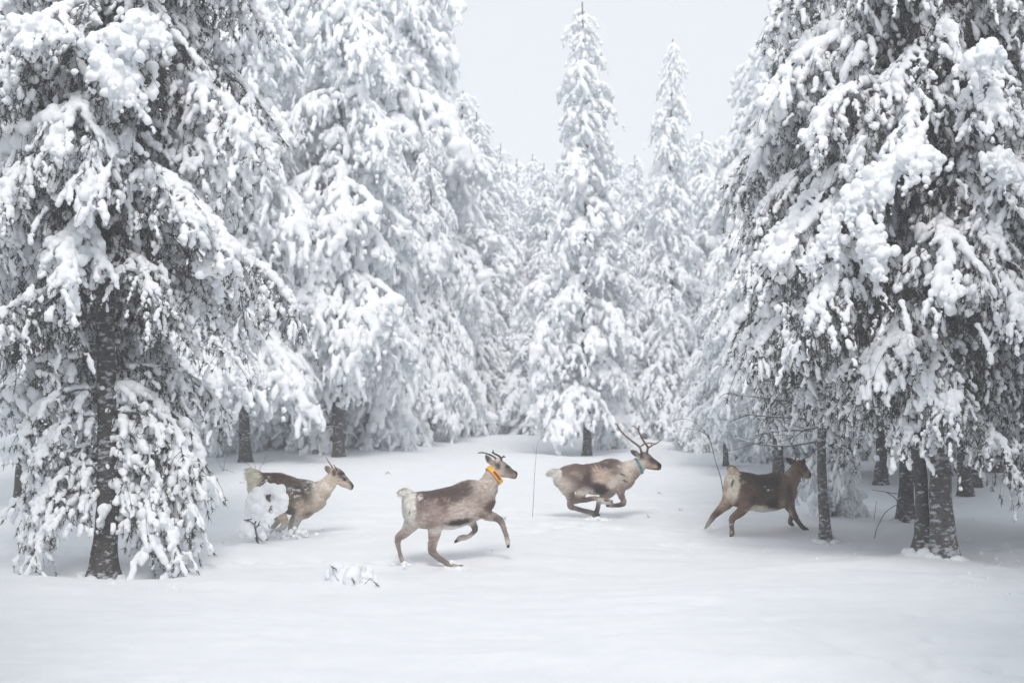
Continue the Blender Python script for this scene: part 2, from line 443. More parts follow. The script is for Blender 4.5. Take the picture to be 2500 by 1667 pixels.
def pick(libname, reach, rng):
    L = LIB[libname]; d = np.array([abs(b['tip'][0] - reach) for b in L]) + rng.random(len(L)) * .35
    b = L[int(np.argmin(d))]; return b, float(np.clip(reach / b['tip'][0], .75, 1.3))
def trunk_mesh(H, r0, r1, lean=(0, 0), seed=0, k=14, zlo=-.5):
    rng = np.random.default_rng(seed); n = max(8, int((H - zlo) / .16))
    z = np.linspace(zlo, H, n); t = np.clip(z / H, 0, 1)
    bx = lean[0] * z + .05 * np.sin(z * .8 + rng.random() * 6) * np.minimum(1, np.abs(z)); by = lean[1] * z + .05 * np.sin(z * .7 + rng.random() * 6) * np.minimum(1, np.abs(z))
    P = np.stack([bx, by, z], 1); rad = r0 + (r1 - r0) * t ** .85 + r0 * .55 * np.exp(-np.maximum(z, 0) / .2)
    V, Q = tube(P, rad, k)
    c = np.repeat(P, k, 0); d = V - c
    V = c + d * (1 + .10 * vnoise(V * np.array([22, 22, 5]), seed) + .06 * vnoise(V * np.array([45, 45, 18]), seed + 1))[:, None]
    me = mesh_from('trunk', V, Q); return me, (lambda zz: np.array([np.interp(zz, z, bx), np.interp(zz, z, by), zz])), (lambda zz: float(np.interp(zz, z, rad)))

def hero_tree(name, base, H, r0, boughs, label, group=None, lean=(0, 0), seed=0, bark='bark', dead=(), yaw=0, cat='tree'):
    """boughs: list of (lib, z, azimuth, reach)"""
    root = empty(name, (base[0], base[1], gz(*base)), 0, label=label, category=cat)
    if group: root['group'] = group
    tm, axis, tr = trunk_mesh(H, r0, .02, lean, seed)
    add('trunk', tm, bark, root)
    rng = np.random.default_rng(seed + 5)
    for (ln_, z, az, reach) in boughs:
        b, s = pick(ln_, reach, rng)
        p = axis(z)
        o = add('bough', b['wood'], None, root); o.location = p; o.rotation_euler = (0, 0, az); o.scale = (s, s * (1 if rng.random() < .5 else -1), s * rng.uniform(.9, 1.1))
        add('snow_cover', b['snow'], None, o, kind='stuff'); add('needles', b['needles'], None, o, kind='stuff')
    SP_, SR_ = [], []
    for k in range(26):                 # snow banked unevenly against the foot
        a_ = rng.random() * 6.28; rr_ = r0 * 1.35 + rng.uniform(0, .10); x_, y_ = base[0] + rr_ * math.cos(a_), base[1] + rr_ * math.sin(a_)
        q_ = rng.uniform(.04, .10) * (.6 + r0 * 3); SP_.append((rr_ * math.cos(a_), rr_ * math.sin(a_), gz(x_, y_) - gz(*base) - q_ * rng.uniform(.2, .75))); SR_.append(q_)
    add('snow_skirt', lumps_mesh('snow_skirt', SP_, SR_, .02, .012, seed), 'ground_snow', root, kind='stuff')
    for (z, az, L, e0, e1) in dead:
        mb = MB(); P = path(rng, axis(z), az, e0, e1, L, 9, .15)
        mb.tube(P, np.linspace(.016, .005, len(P)), 5)
        for q in range(int(L * 6)):
            k = rng.integers(2, 9); d = P[k] - P[k - 1]
            S = path(rng, P[k], math.atan2(d[1], d[0]) + rng.choice([-1, 1]) * rng.uniform(.4, 1.1), e0 * .5 + rng.uniform(-.5, .4), rng.uniform(-.9, .3), rng.uniform(.15, .5), 5, .2)
            mb.tube(S, np.linspace(.006, .003, len(S)), 4)
        o = add('dead_branch', mb.mesh('dead_branch'), 'twig_bare', root)
        Q_, t_ = resample(P, .03); lm = lum(rng, len(Q_), 6); kp = lm > .3
        if kp.sum() > 3:
            add('snow_ridge', lumps_mesh('snow_ridge', Q_[kp] + [0, 0, .012], (.006 + .009 * lm[kp]), .006, .004, int(z * 97)), 'tree_snow', o, kind='stuff')
    return root

def ring_boughs(rng, libs, z0, z1, dz, Rf, azf=None, wild=.17):
    out = []; z = z0; az = rng.random() * 6.28; ph = rng.random(4) * 6.28
    while z < z1:
        az += 2.4 + rng.normal(0, .3)
        a = (az + math.pi) % (2 * math.pi) - math.pi
        if azf is None or azf(a, z):
            r = Rf(z, a) * rng.uniform(.95 - wild, .95 + wild) * (1 + .9 * wild * math.sin(a * 2 + z * 1.3 + ph[0]) + .8 * wild * math.sin(a + z * 3.1 + ph[1]))
            out.append((libs(z, a, rng), z, a, r))
        z += dz * rng.uniform(.7, 1.3)
    return out

# ---- left pine
rng = np.random.default_rng(4)
def RfL(z, a): return float(np.interp(z, [1, 2, 3, 4, 5, 7, 9, 12], [1.0, 1.2, 1.65, 1.95, 2.05, 1.9, 1.5, .4]))
def libL(z, a, rng):
    if z > 4.6: return rng.choice(['heavy', 'heavy', 'medium'])
    if z > 3.0: return rng.choice(['fine', 'fine', 'medium', 'heavy'])
    return rng.choice(['heavy', 'medium'])
bl = ring_boughs(rng, libL, 3.1, 12, .09, RfL, lambda a, z: z > 4.1 or math.sin(a) > -.72)
bl += ring_boughs(rng, lambda z, a, r: r.choice(['heavy', 'medium']), 1.4, 3.1, .17, RfL, lambda a, z: math.sin(a) > -.35)
for (z, a, r) in [(1.5, -.15, 1.2), (1.9, -.4, 1.35), (2.2, .2, 1.35), (1.1, -.5, .95), (1.7, -.35, 1.0), (.9, -.2, .75), (2.4, -.3, 1.3),
                  (1.6, 3.3, 1.05), (2.0, -2.8, 1.15), (1.3, 3.0, 1.1), (2.3, 3.4, 1.25), (1.0, -2.9, 1.1)]:
    bl.append(('curtain', z + .15, a, r * .8))
for (z, a, r) in [(1.25, -.15, 1.0), (1.5, -.1, 1.1), (1.0, -.2, .95), (1.8, .1, 1.05), (2.2, -.15, 1.15), (2.5, 0, 1.2), (.8, -.2, .9), (1.5, -2.95, .95), (2.1, -2.95, 1.05), (1.2, -3.0, 1.0), (1.7, 2.9, 1.05), (2.5, -3.0, 1.1)]:
    bl.append(('curtain', z, a, r))
TL = hero_tree('snowy_pine', LT, 12.6, .165, bl, 'big pine, dark trunk, snow-loaded boughs hanging down to the ground, behind the hindmost reindeer', lean=(.012, 0), seed=11)

# ---- right side pines
rng = np.random.default_rng(8)
def RfR(z, a): return float(np.interp(z, [1, 2, 3, 4, 6, 8, 11], [.9, 1.3, 1.8, 2.2, 2.3, 1.9, .4]))
bR = ring_boughs(rng, lambda z, a, r: r.choice(['medium', 'medium', 'heavy', 'fine']), 2.6, 11.5, .10, RfR)
bR += ring_boughs(rng, lambda z, a, r: r.choice(['fine', 'medium']), 1.9, 2.8, .12, RfR)
T2 = ground_hit(2303, 1350); bR0 = list(bR)
TR = hero_tree('snowy_pine', T2, 12, .165, bR, 'thickest pine trunk on the right, with a cone of snow against its foot', lean=(-.012, 0), seed=21, bark='bark_frosted')
rng = np.random.default_rng(9)
bR = ring_boughs(rng, lambda z, a, r: r.choice(['medium', 'heavy', 'fine']), 2.7, 10.5, .15, lambda z, a: RfR(z, a) * .85, lambda a, z: abs(a) > .8)
hero_tree('snowy_pine', (T2[0] - .27, T2[1] + .08), 11, .10, bR, 'slimmer brown pine trunk growing tight against the thickest trunk', lean=(-.02, .01), seed=22)
rng = np.random.default_rng(10)
T4 = ground_hit(2016, 1322)
def RfT(z, a): return float(np.interp(z, [1, 2, 3, 5, 7, 9], [.5, .9, 1.2, 1.35, 1.0, .3]))
bT = ring_boughs(rng, lambda z, a, r: r.choice(['fine', 'medium', 'fine']), 2.3, 9.3, .12, RfT)
bT += ring_boughs(rng, lambda z, a, r: 'fine', 1.2, 2.4, .22, RfT, lambda a, z: abs(a) < 1.5)
dead = [(z, math.pi + d, L, e, f) for z, d, L, e, f in [(1.5, .15, 1.3, -.25, .35), (1.62, -.3, 1.1, .1, -.3), (1.8, .3, 1.25, .05, .1), (2.0, 0, 1.45, .15, .1), (2.25, -.2, 1.2, .25, -.1), (2.55, .25, 1.3, .2, .0), (1.7, .5, .9, -.1, -.4), (2.8, 0, 1.1, .3, -.3)]]
hero_tree('snowy_pine', T4, 9.6, .078, bT, 'slender frosted pine with bare dead twigs, by the nose of the darkest reindeer', lean=(-.018, 0), seed=23, bark='bark_frosted', dead=dead)
rng = np.random.default_rng(12)
T5 = ground_hit(2210, 1272)
bb = ring_boughs(rng, lambda z, a, r: r.choice(['medium', 'heavy']), 2.6, 11, .14, lambda z, a: RfR(z, a) * .95)
hero_tree('snowy_pine', T5, 12, .125, bb, 'dark-trunked pine standing just behind the paired trunks', seed=24)
# pine behind left edge
rng = np.random.default_rng(13)
T6 = ground_hit(42, 1245)
bb = ring_boughs(rng, lambda z, a, r: r.choice(['medium', 'fine', 'heavy']), 1.9, 11, .12, lambda z, a: RfR(z, a) * .95)
hero_tree('snowy_pine', T6, 12, .075, bb, 'thin dark-trunked pine partly hidden behind the boughs of the big left pine', seed=25)
# right edge pine, trunk outside the picture
rng = np.random.default_rng(14)
bb = ring_boughs(rng, lambda z, a, r: r.choice(['heavy', 'medium']), 1.6, 11, .12, lambda z, a: RfR(z, a) * 1.05)
xr = at(2640, 1300, 27.5)
hero_tree('snowy_pine', (xr[0], 27.5), 12, .14, bb, 'pine at the right picture edge, only its snowy boughs reaching in', seed=26)

def pillow(root, chain, drip, seed, voxel=.02):
    """snow pad lying along a bough: many small crumbs packed in layers, with drooping fringes"""
    rng = np.random.default_rng(seed); P, rr = [], []
    o0 = np.array(root.location)
    pts = np.array([at(a, b, Y) for (a, b, Y, r) in chain]); rad = np.array([r * Y / F for (a, b, Y, r) in chain]) * .72
    for u in np.linspace(0, len(pts) - 1, len(pts) * 8):
        c = np.array([np.interp(u, range(len(pts)), pts[:, k]) for k in range(3)]); r = np.interp(u, range(len(pts)), rad) * rng.uniform(.7, 1.15)
        P.append(c - o0); rr.append(r * .62)
        for _ in range(5):
            v = rng.normal(0, 1, 3) * np.array([.75, .75, .38]) * r; P.append(c + v - o0 - np.array([0, 0, .45 * np.hypot(v[0], v[1])])); rr.append(r * rng.uniform(.18, .5))
        if rng.random() < drip:
            L = r * rng.uniform(1., 3.4); x = c + np.array([rng.normal(0, r * .6), rng.normal(-.4 * r, r * .4), -.2 * r]); dx = rng.normal(0, .18, 2)
            for t in np.linspace(0, 1, 9):
                P.append(x + np.array([dx[0] * L * t, dx[1] * L * t, -L * t]) + rng.normal(0, .012, 3) - o0); rr.append(r * (.40 - .24 * t) * rng.uniform(.7, 1.3))
    add('snow_pillow', lumps_mesh('snow_pillow', P, rr, voxel, .013, seed), 'tree_snow', root, kind='stuff')
def caught_snow(root, boughs, n, seed, zmin):
    rng = np.random.default_rng(seed)
    front = [b for b in boughs if b[1] > zmin and math.sin(b[2]) < .35 and b[1] < 8.5]
    for k in rng.choice(len(front), min(n, len(front)), replace=False):
        _, z, az, reach = front[k]; u = rng.uniform(.45, .8); P, rr = [], []
        R0 = rng.uniform(.06, .125); d = np.array([math.cos(az), math.sin(az), 0]); sd_ = np.array([-d[1], d[0], 0])
        c = d * reach * u + np.array([0, 0, z + .1 - .42 * reach * u ** 2.2])
        for q in range(rng.integers(8, 16)):
            w_ = rng.normal(0, 1.5) * R0; P.append(c + sd_ * w_ + d * rng.normal(0, .8) * R0 + np.array([0, 0, -.35 * abs(w_) + rng.normal(0, .25) * R0])); rr.append(R0 * rng.uniform(.5, .95))
        for q in range(rng.integers(2, 6)):
            b0 = P[rng.integers(len(P))]; L = R0 * rng.uniform(1., 3.2)
            for t in np.linspace(0, 1, 6): P.append(b0 - np.array([0, 0, L * t]) + rng.normal(0, .015, 3)); rr.append(R0 * (.45 - .22 * t) * rng.uniform(.8, 1.2))
        add('snow_pillow', lumps_mesh('snow_pillow', P, rr, .026, .014, seed + int(k)), 'tree_snow', root, kind='stuff')
caught_snow(TL, bl, 26, 81, 3.6); caught_snow(TR, bR0, 14, 82, 3.2)
yl = LT[1] - 1.9
pillow(TL, [(235, 95, yl, 36), (275, 85, yl, 46), (312, 105, yl, 40)], .25, 71)
pillow(TL, [(240, 140, yl - .1, 36), (265, 165, yl - .1, 44), (290, 205, yl - .1, 40), (305, 235, yl - .1, 30)], .35, 72)
pillow(TL, [(325, 40, yl + .1, 45), (360, 60, yl + .1, 48), (375, 95, yl + .1, 34)], .3, 73)
pillow(TL, [(30, 45, yl + .1, 30), (95, 60, yl + .1, 40), (140, 75, yl + .1, 42)], .5, 74)
yr = T2[1] - 2.1
pillow(TR, [(2285, 385, yr, 42), (2225, 365, yr, 48), (2165, 405, yr, 50), (2125, 455, yr, 46), (2085, 480, yr + .1, 38), (2045, 520, yr + .1, 34), (2015, 590, yr + .1, 32), (1965, 640, yr + .1, 26)], .75, 75)
pillow(TR, [(2110, 540, yr - .1, 40), (2130, 590, yr - .1, 38), (2150, 650, yr - .1, 30)], .6, 76)
pillow(TR, [(2420, 110, yr, 40), (2380, 150, yr, 36)], .8, 77)
pillow(TR, [(2440, 370, yr + .2, 36), (2450, 430, yr + .2, 34)], .8, 78)
# ------------------------------------------------------------------ background trees: prototypes with parts, then copies
def proto_tree(seed, H, z0, Rmax, libname, dz, r0, prof):
    rng = np.random.default_rng(seed)
    tm, axis, tr = trunk_mesh(H, r0, .015, (rng.normal(0, .008), 0), seed, 8)
    tm.materials.append(MATS['bark'])
    Rf = lambda z, a: max(.22, Rmax * float(np.interp(z / H, *prof)))
    bs = ring_boughs(rng, lambda z, a, r: libname, z0, H - .1, dz, Rf, None, .27)
    sV, sT, cV, cT, cM = [], [], [], [], []; sn = cn = 0
    for (_, z, az, reach) in bs:
        b, s = pick(libname, reach, rng); fl = 1 if rng.random() < .5 else -1
        M = np.array([[math.cos(az), -math.sin(az), 0], [math.sin(az), math.cos(az), 0], [0, 0, 1]]) @ np.diag([s, s * fl, s * rng.uniform(.9, 1.15)])
        p = axis(z)
        v = mesh_arrays(b['snow']) @ M.T + p; t = tris_of(b['snow']); t = t[:, ::-1] if fl < 0 else t
        sV.append(v); sT.append(t + sn); sn += len(v)
        for key, mi in (('wood', 0), ('needles', 1)):
            v = mesh_arrays(b[key]) @ M.T + p; t = tris_of(b[key])
            cV.append(v); cT.append(t + cn); cn += len(v); cM.append(np.full(len(t), mi, np.int32))
    if z0 > 1.5:                        # dead rimed twigs on the bare lower trunk
        for _ in range(16):
            zt = rng.uniform(.5, z0 + .3); D = path(rng, axis(zt), rng.random() * 6.28, rng.uniform(-.1, .4), -rng.uniform(.3, 1.2), rng.uniform(.4, 1.2), 7, .2)
            sub = [(D, .013, .005)] + [(path(rng, D[j], rng.random() * 6.28, -.1, -rng.uniform(.2, 1.3), rng.uniform(.15, .45), 4, .25), .006, .003) for j in (2, 3, 4, 5, 6)]
            for (P_, a_, b_) in sub:
                v, qd = tube(P_, np.linspace(a_, b_, len(P_)), 4); t = np.concatenate([qd[:, [0, 1, 2]], qd[:, [0, 2, 3]]])
                cV.append(v); cT.append(t + cn); cn += len(v); cM.append(np.zeros(len(t), np.int32))
    # fat irregular pillows of snow caught on the boughs
    LP, LR = [], []
    for _ in range(int(14 * H / 11)):
        z = rng.uniform(z0 + .3, H * .93); a = rng.random() * 6.28; rr = Rf(z, a) * rng.uniform(.45, .95); R0 = rng.uniform(.09, .185) * (.5 + .5 * Rf(z, a) / Rmax)
        c = axis(z) + np.array([math.cos(a) * rr, math.sin(a) * rr, -.35 * rr]); ln_ = rng.uniform(.3, 1.6) * R0
        for q in range(rng.integers(6, 13)):
            u = rng.random(); LP.append(c + rng.normal(0, R0 * .38, 3) + np.array([math.cos(a), math.sin(a), -1.6]) * ln_ * u * .5); LR.append(R0 * rng.uniform(.4, .85) * (1 - .35 * u))
    pm = lumps_mesh('pillows', LP, LR, .05, .028, seed); sV.append(mesh_arrays(pm)); sT.append(tris_of(pm) + sn); bpy.data.meshes.remove(pm)
    ms = mesh_from('snow_load', np.concatenate(sV), np.concatenate(sT)); ms.materials.append(MATS['tree_snow'])
    mc = mesh_from('crown', np.concatenate(cV), np.concatenate(cT), False)
    mc.materials.append(MATS['twig_rimed']); mc.materials.append(MATS['needles_rimed'])
    mc.polygons.foreach_set('material_index', np.concatenate(cM))
    return dict(trunk=tm, crown=mc, snow=ms, H=H)
SPR = ([0, .12, .35, .6, .85, 1], [.75, 1, .85, .6, .32, .08])
COL = ([0, .15, .5, .8, 1], [.7, 1, .85, .55, .12])
PROTO = [proto_tree(101, 11, .55, 1.75, 'far', .155, .13, SPR),
         proto_tree(102, 11, .35, 1.5, 'far', .15, .12, COL),
         proto_tree(103, 12.5, 2.3, 1.7, 'farlight', .135, .13, COL),
         proto_tree(104, 11.5, 1.2, 1.35, 'far', .17, .11, SPR),
         proto_tree(105, 5.0, .25, 1.15, 'far', .13, .07, SPR),
         proto_tree(106, 10, 2.0, 1.6, 'farlight', .14, .12, SPR)]
def place_tree(k, px, Y, H, label, group, wid=1.0, az=None, x=None, cat='tree'):
    p = PROTO[k]; rr = random.Random(px * 7 + Y * 13 + k)
    xx = x if x is not None else at(px, 1000, Y)[0]
    root = empty('snowy_spruce', (xx, Y, gz(xx, Y) - .05), rr.random() * 6.28 if az is None else az, label=label, category=cat)
    if group: root['group'] = group
    s = H / p['H']; root.scale = (s * wid, s * wid, s)
    for nm, key in (('trunk', 'trunk'), ('crown', 'crown'), ('snow_load', 'snow')):
        o = add(nm, p[key], None, root)
        if nm != 'trunk': o['kind'] = 'stuff'
    return root
def top_H(px, py_top, Y):
    p = at(px, py_top, Y); return p[2] - gz(p[0], Y)
place_tree(3, 1432, 44, top_H(1432, 0, 44), 'tall slim spruce rising alone against the sky behind the antlered reindeer', None, 1.0)
place_tree(3, 1637, 52, top_H(1637, 92, 52), 'narrow pointed spruce against the sky, right of the tallest lone spruce', None, .8)
G1 = 'snow-thick trees of the forest wall behind the left two reindeer'
L1 = 'heavily snowed tree in the forest wall behind the left reindeer'
place_tree(2, 600, 41, 12.5, 'snowy tree whose single dark trunk shows behind the tail of the young reindeer', None)
place_tree(2, 828, 42, 13, 'snowy tree whose bare lower trunk shows behind the head of the young reindeer', None, .95)
place_tree(5, 806, 43.6, 11, 'frosted tree with sparse low boughs close behind the trunk at the young reindeer head', None, .9)
for (k, px, Y, H, wd) in [(0, 690, 47, 15.1, 1.0), (0, 905, 49, 15.7, 1.0), (1, 1010, 50, 14.3, .95), (1, 760, 51, 15.1, 1.1), 
                          (1, 940, 45.5, 8.4, .9), (0, 1050, 47.5, 8.2, .8), (4, 900, 44.5, 5.0, 1), (4, 720, 43.5, 4.5, 1.1), (4, 560, 45, 4.8, 1), (0, 640, 55, 16.2, 1.1), (1, 850, 57, 17.3, 1.1), (0, 960, 59, 15.1, 1.0)]:
    place_tree(k, px, Y, H, L1, G1, wd)
G2 = 'hazy trees of the distant forest behind the clearing'
L2 = 'pale hazy snow-covered tree in the distant forest behind the clearing'
rr = random.Random(5)
for (k, px, Y, top) in [(1, 1130, 58, 217), (0, 1200, 62, 355), (1, 1265, 66, 385), (3, 1335, 60, 395), (0, 1395, 72, 425), (1, 1500, 66, 375), (5, 1560, 60, 425), (0, 1700, 64, 355), (1, 1760, 58, 410), (2, 1830, 56, 385),
                        (3, 1172, 55, 270), (3, 1228, 60, 345), (3, 1305, 64, 372), (3, 1545, 62, 375), (3, 1715, 60, 318), (3, 1790, 60, 340), (0, 1240, 59, 520), (1, 1320, 57, 600), (0, 1530, 56, 560), (5, 1590, 61, 480), (1, 1680, 57, 520), (0, 1745, 54, 600), (1, 1150, 57, 440), (0, 1090, 59, 290), (2, 1370, 61, 520)]:
    place_tree(k, px, Y, top_H(px, top, Y), L2, G2, rr.uniform(.95, 1.25))
for (k, px, Y, H) in [(4, 520, 43, 2.8), (4, 655, 44.5, 3.4), (4, 760, 45.5, 2.4), (4, 965, 46, 3.0), (4, 1490, 46, 2.2), (4, 1720, 45, 2.8), (4, 1850, 42, 2.6), (4, 1180, 53, 4.5), (4, 1290, 52, 3.6), (4, 1500, 51, 4.6), (4, 1560, 53, 5.2), (4, 1640, 50.5, 4.4), (4, 1700, 52, 4), (4, 1380, 54, 4.2), (4, 1100, 51, 4.0)]:
    place_tree(k, px, Y, H, 'low bushy snow-covered young spruce at the far edge of the clearing', 'young spruces edging the clearing', rr.uniform(.9, 1.25))
G3 = 'trees of the shaded stand behind the right-hand pines'
L3 = 'snowy tree standing in the shaded stand behind the right-hand pines'
place_tree(5, 1772, 40, 5.2, 'short tree with thin dark trunk beyond the bent leafless sapling', None)
place_tree(4, 2035, 30.2, 2.1, 'small young spruce standing in the snow behind the slender frosted pine', None)
for (k, px, Y, H) in [(5, 1900, 37, 9), (2, 2060, 38, 12), (2, 2150, 35, 12), (2, 2358, 33, 12), (5, 2375, 34.5, 11), (2, 2430, 38, 12), (2, 2480, 36, 12), (1, 2300, 42, 13), (0, 2120, 44, 13), (1, 1960, 46, 13), (0, 2440, 46, 14), (1, 2550, 40, 13), (1, 1860, 48, 10.5)]:
    place_tree(k, px, Y, H, L3, G3, 1.0)
# the forest goes on around the clearing
G4 = 'outer forest trees'
for i in range(46):
    side = rr.choice([-1, 1, 0])
    Y = rr.uniform(34, 95) if side else rr.uniform(76, 110)
    px = rr.uniform(-900, 380) if side < 0 else rr.uniform(2150, 3400) if side > 0 else rr.uniform(300, 2200)
    H = rr.uniform(10, 14) if side else top_H(px, rr.uniform(470, 540), Y)
    place_tree(rr.choice([0, 1, 2, 5]), px, Y, H, 'snow-covered tree deep in the forest beyond the nearer trees', G4, rr.uniform(.95, 1.2))
# unseen trees added beside and behind the camera to shade the clearing's flanks
for (k, x, Y, H) in [(0, -8.2, 15.5, 14), (1, -5.6, 8.5, 14), (2, -10.2, 19, 13), (0, -8.5, 11, 15), (1, -6.5, 3, 14), (0, -9, 5, 14), (2, -11.5, 14, 14),
                     (0, 8.2, 15.5, 14), (1, 6.0, 9, 14), (2, 10.4, 20, 13), (1, 8.5, 11, 15), (0, 6.8, 3.5, 14), (1, 9.3, 6, 14), (2, 11.5, 15, 14), (0, -4.5, -3, 13), (1, 5, -3.5, 13)]:
    place_tree(k, 0, Y, H, 'snow-covered tree out of view beside the viewpoint, added to shade the near pines', 'added shade trees flanking the viewpoint', 1.1, x=x)
# ------------------------------------------------------------------ reindeer
def srgb(c):
    c = np.asarray(c, float) / 255
    return np.where(c <= .04045, c / 12.92, ((c + .055) / 1.055) ** 2.4)
class Deer:
    """joints are read off the photograph in zoom pixels (zx, zy) and stand on one upright plane through the animal,
    turned by yaw about its own axis; lat is the metre offset to the animal's left"""
    def __init__(s, x0, y0, zs, root_px, Y, yaw):
        s.x0, s.y0, s.zs, s.Y, s.yaw = x0, y0, zs, Y, yaw
        wx = at(root_px, 1200, Y)[0]; s.loc = (wx, Y, gz(wx, Y))
        s.rpx, s.rpy = proj(s.loc); s.s = F / Y
        s.parts = MB(); s.eyes = []
    def p(s, zx, zy, lat=0.0):
        xi = (s.x0 + zx / s.zs - s.rpx) / s.s; z = (s.rpy - s.y0 - zy / s.zs) / s.s
        return np.array([(xi + lat * math.sin(s.yaw)) / math.cos(s.yaw), lat, z])
    def img(s, V):
        xi = V[:, 0] * math.cos(s.yaw) - V[:, 1] * math.sin(s.yaw)
        return (xi * s.s + s.rpx - s.x0) * s.zs, (s.rpy - s.y0 - V[:, 2] * s.s) * s.zs
    def loft(s, C, U, Lt, a, b, k=20, ex=2.0):
        """closed loft: centres C, up vectors U, lateral Lt, half heights a, half widths b"""
        th = np.linspace(0, 2 * math.pi, k, endpoint=False)
        cs = np.sign(np.cos(th)) * np.abs(np.cos(th)) ** (2 / ex); sn = np.sign(np.sin(th)) * np.abs(np.sin(th)) ** (2 / ex)
        V = np.concatenate([C[i] + a[i] * cs[:, None] * U[i] + b[i] * sn[:, None] * Lt[i] for i in range(len(C))])
        n = len(C); i = np.arange(n - 1)[:, None] * k; j = np.arange(k)[None]; j2 = ((np.arange(k) + 1) % k)[None]
        Q = [tuple(q) for q in np.stack([i + j, i + j2, i + k + j2, i + k + j], -1).reshape(-1, 4)]
        Q.append(tuple(range(k))[::-1]); Q.append(tuple(range((n - 1) * k, n * k)))
        s.faces_add(V, Q)
    def faces_add(s, V, Q):
        if not hasattr(s, 'VV'): s.VV = []; s.FF = []; s.nn = 0
        s.VV.append(V); s.FF += [tuple(int(x) + s.nn for x in q) for q in Q]; s.nn += len(V)
    def torso(s, secs):
        C, a, b = [], [], []
        for (x, t, bo, hw) in secs:
            pt, pb = s.p(x, t), s.p(x, bo); C.append((pt + pb) / 2); a.append((pt[2] - pb[2]) / 2); b.append(hw)
        n = len(C); C = np.array(C); d = np.linspace(0, 1, n); dd = np.linspace(0, 1, n * 4)
        C = np.stack([np.interp(dd, d, C[:, k]) for k in range(3)], 1); a = np.interp(dd, d, a); b = np.interp(dd, d, b)
        s.loft(C, [np.array([0, 0, 1.])] * len(C), [np.array([0, 1., 0])] * len(C), a, b, 24, 2.15)
    def limb(s, J, flat=.85, k=14, sub=4):
        """J: (zx, zy, lat, r) tapered chain"""
        P = np.array([s.p(j[0], j[1], j[2]) for j in J]); r = np.array([j[3] for j in J]); n = len(P)
        # Catmull-Rom through the joints
        Pe = np.vstack([2 * P[0] - P[1], P, 2 * P[-1] - P[-2]]); re = np.concatenate([[r[0]], r, [r[-1]]])
        O, ro = [], []
        for i in range(1, n):
            for u in np.linspace(0, 1, sub, endpoint=(i == n - 1)):
                p0, p1, p2, p3 = Pe[i - 1], Pe[i], Pe[i + 1], Pe[i + 2]
                O.append(.5 * ((2 * p1) + (-p0 + p2) * u + (2 * p0 - 5 * p1 + 4 * p2 - p3) * u * u + (-p0 + 3 * p1 - 3 * p2 + p3) * u ** 3))
                ro.append(re[i] + (re[i + 1] - re[i]) * u)
        O = np.array(O); ro = np.array(ro); T = np.gradient(O, axis=0); T /= np.linalg.norm(T, axis=1)[:, None]
        Lt = np.array([0, 1., 0]) - T * T[:, 1:2]; Lt /= np.linalg.norm(Lt, axis=1)[:, None]
        U = np.cross(Lt, T)
        s.loft(O, U, Lt, ro, ro * flat, k)
    def ear(s, b, t, lat, wid, tlat=None):
        wid = wid * .92
        P0 = s.p(b[0], b[1], lat); P1 = s.p(t[0], t[1], lat if tlat is None else tlat)
        T = P1 - P0; L = np.linalg.norm(T); T /= L
        u = np.array([0, 1., 0]) - T * T[1]; u /= np.linalg.norm(u); v = np.cross(T, u)
        ts = np.array([0, .2, .45, .7, .9, 1.]); wv = np.array([.55, .9, 1., .8, .4, .12]) * wid
        C = P0 + T * (ts * L)[:, None]
        s.loft(C, [v] * 6, [u] * 6, wv, wv * .42, 12)
    def finish(s, name, label, base, ops, hair, voxel=.0115, furn=26000, seed=0):
        me = bpy.data.meshes.new('raw'); me.from_pydata([tuple(v) for v in np.concatenate(s.VV)], [], s.FF); me.update()
        o = bpy.data.objects.new('raw', me); col.objects.link(o)
        md = o.modifiers.new('r', 'REMESH'); md.mode = 'VOXEL'; md.voxel_size = voxel
        sm = o.modifiers.new('s', 'SMOOTH'); sm.factor = .5; sm.iterations = 5
        dg = bpy.context.evaluated_depsgraph_get()
        body = bpy.data.meshes.new_from_object(o.evaluated_get(dg), depsgraph=dg)
        bpy.data.objects.remove(o); bpy.data.meshes.remove(me); body.name = 'body'; body.materials.clear()
        V = mesh_arrays(body).astype(float)
        nrm = np.empty(len(V) * 3, np.float32); body.vertex_normals.foreach_get('vector', nrm); nrm = nrm.reshape(-1, 3).astype(float)
        V += nrm * (.006 * vnoise(V * 9, seed) + .004 * vnoise(V * np.array([20, 20, 30]), seed + 3))[:, None]
        body.vertices.foreach_set('co', V.astype(np.float32).ravel()); body.update()
        def paint(V):
            zx, zy = s.img(V)
            w1 = vnoise(V * 9, seed + 7) * .55 + vnoise(V * np.array([26, 26, 40]), seed + 8) * .4 + vnoise(V * 70, seed + 11) * .25
            C = np.repeat(srgb(base)[None], len(V), 0)
            for op in ops:
                x, y, rx, ry, rot, c = op[:6]; soft = op[6] if len(op) > 6 else .85
                ca, sa = math.cos(R(rot)), math.sin(R(rot)); dx, dy = zx - x, zy - y
                q = np.sqrt(((dx * ca + dy * sa) / rx) ** 2 + ((-dx * sa + dy * ca) / ry) ** 2) + w1 * max(soft, .4) * .9
                k = np.clip((1 + soft - q) / (2 * soft), 0, 1); k = k * k * (3 - 2 * k)
                if len(op) > 7: k = k * np.clip((vnoise(V * 26, seed + 20) + .7 * vnoise(V * 55, seed + 21) - op[7]) / .5 + .3, 0, 1)
                C = C * (1 - k[:, None]) + srgb(c)[None] * k[:, None]
            C *= (1 + .20 * vnoise(V * np.array([24, 24, 50]), seed + 9) + .16 * vnoise(V * 70, seed + 10))[:, None]
            C = 1.02 * C ** 1.2; C = C * .9 + .1 * C.mean(1, keepdims=True)
            return np.clip(C, 0.004, .9)
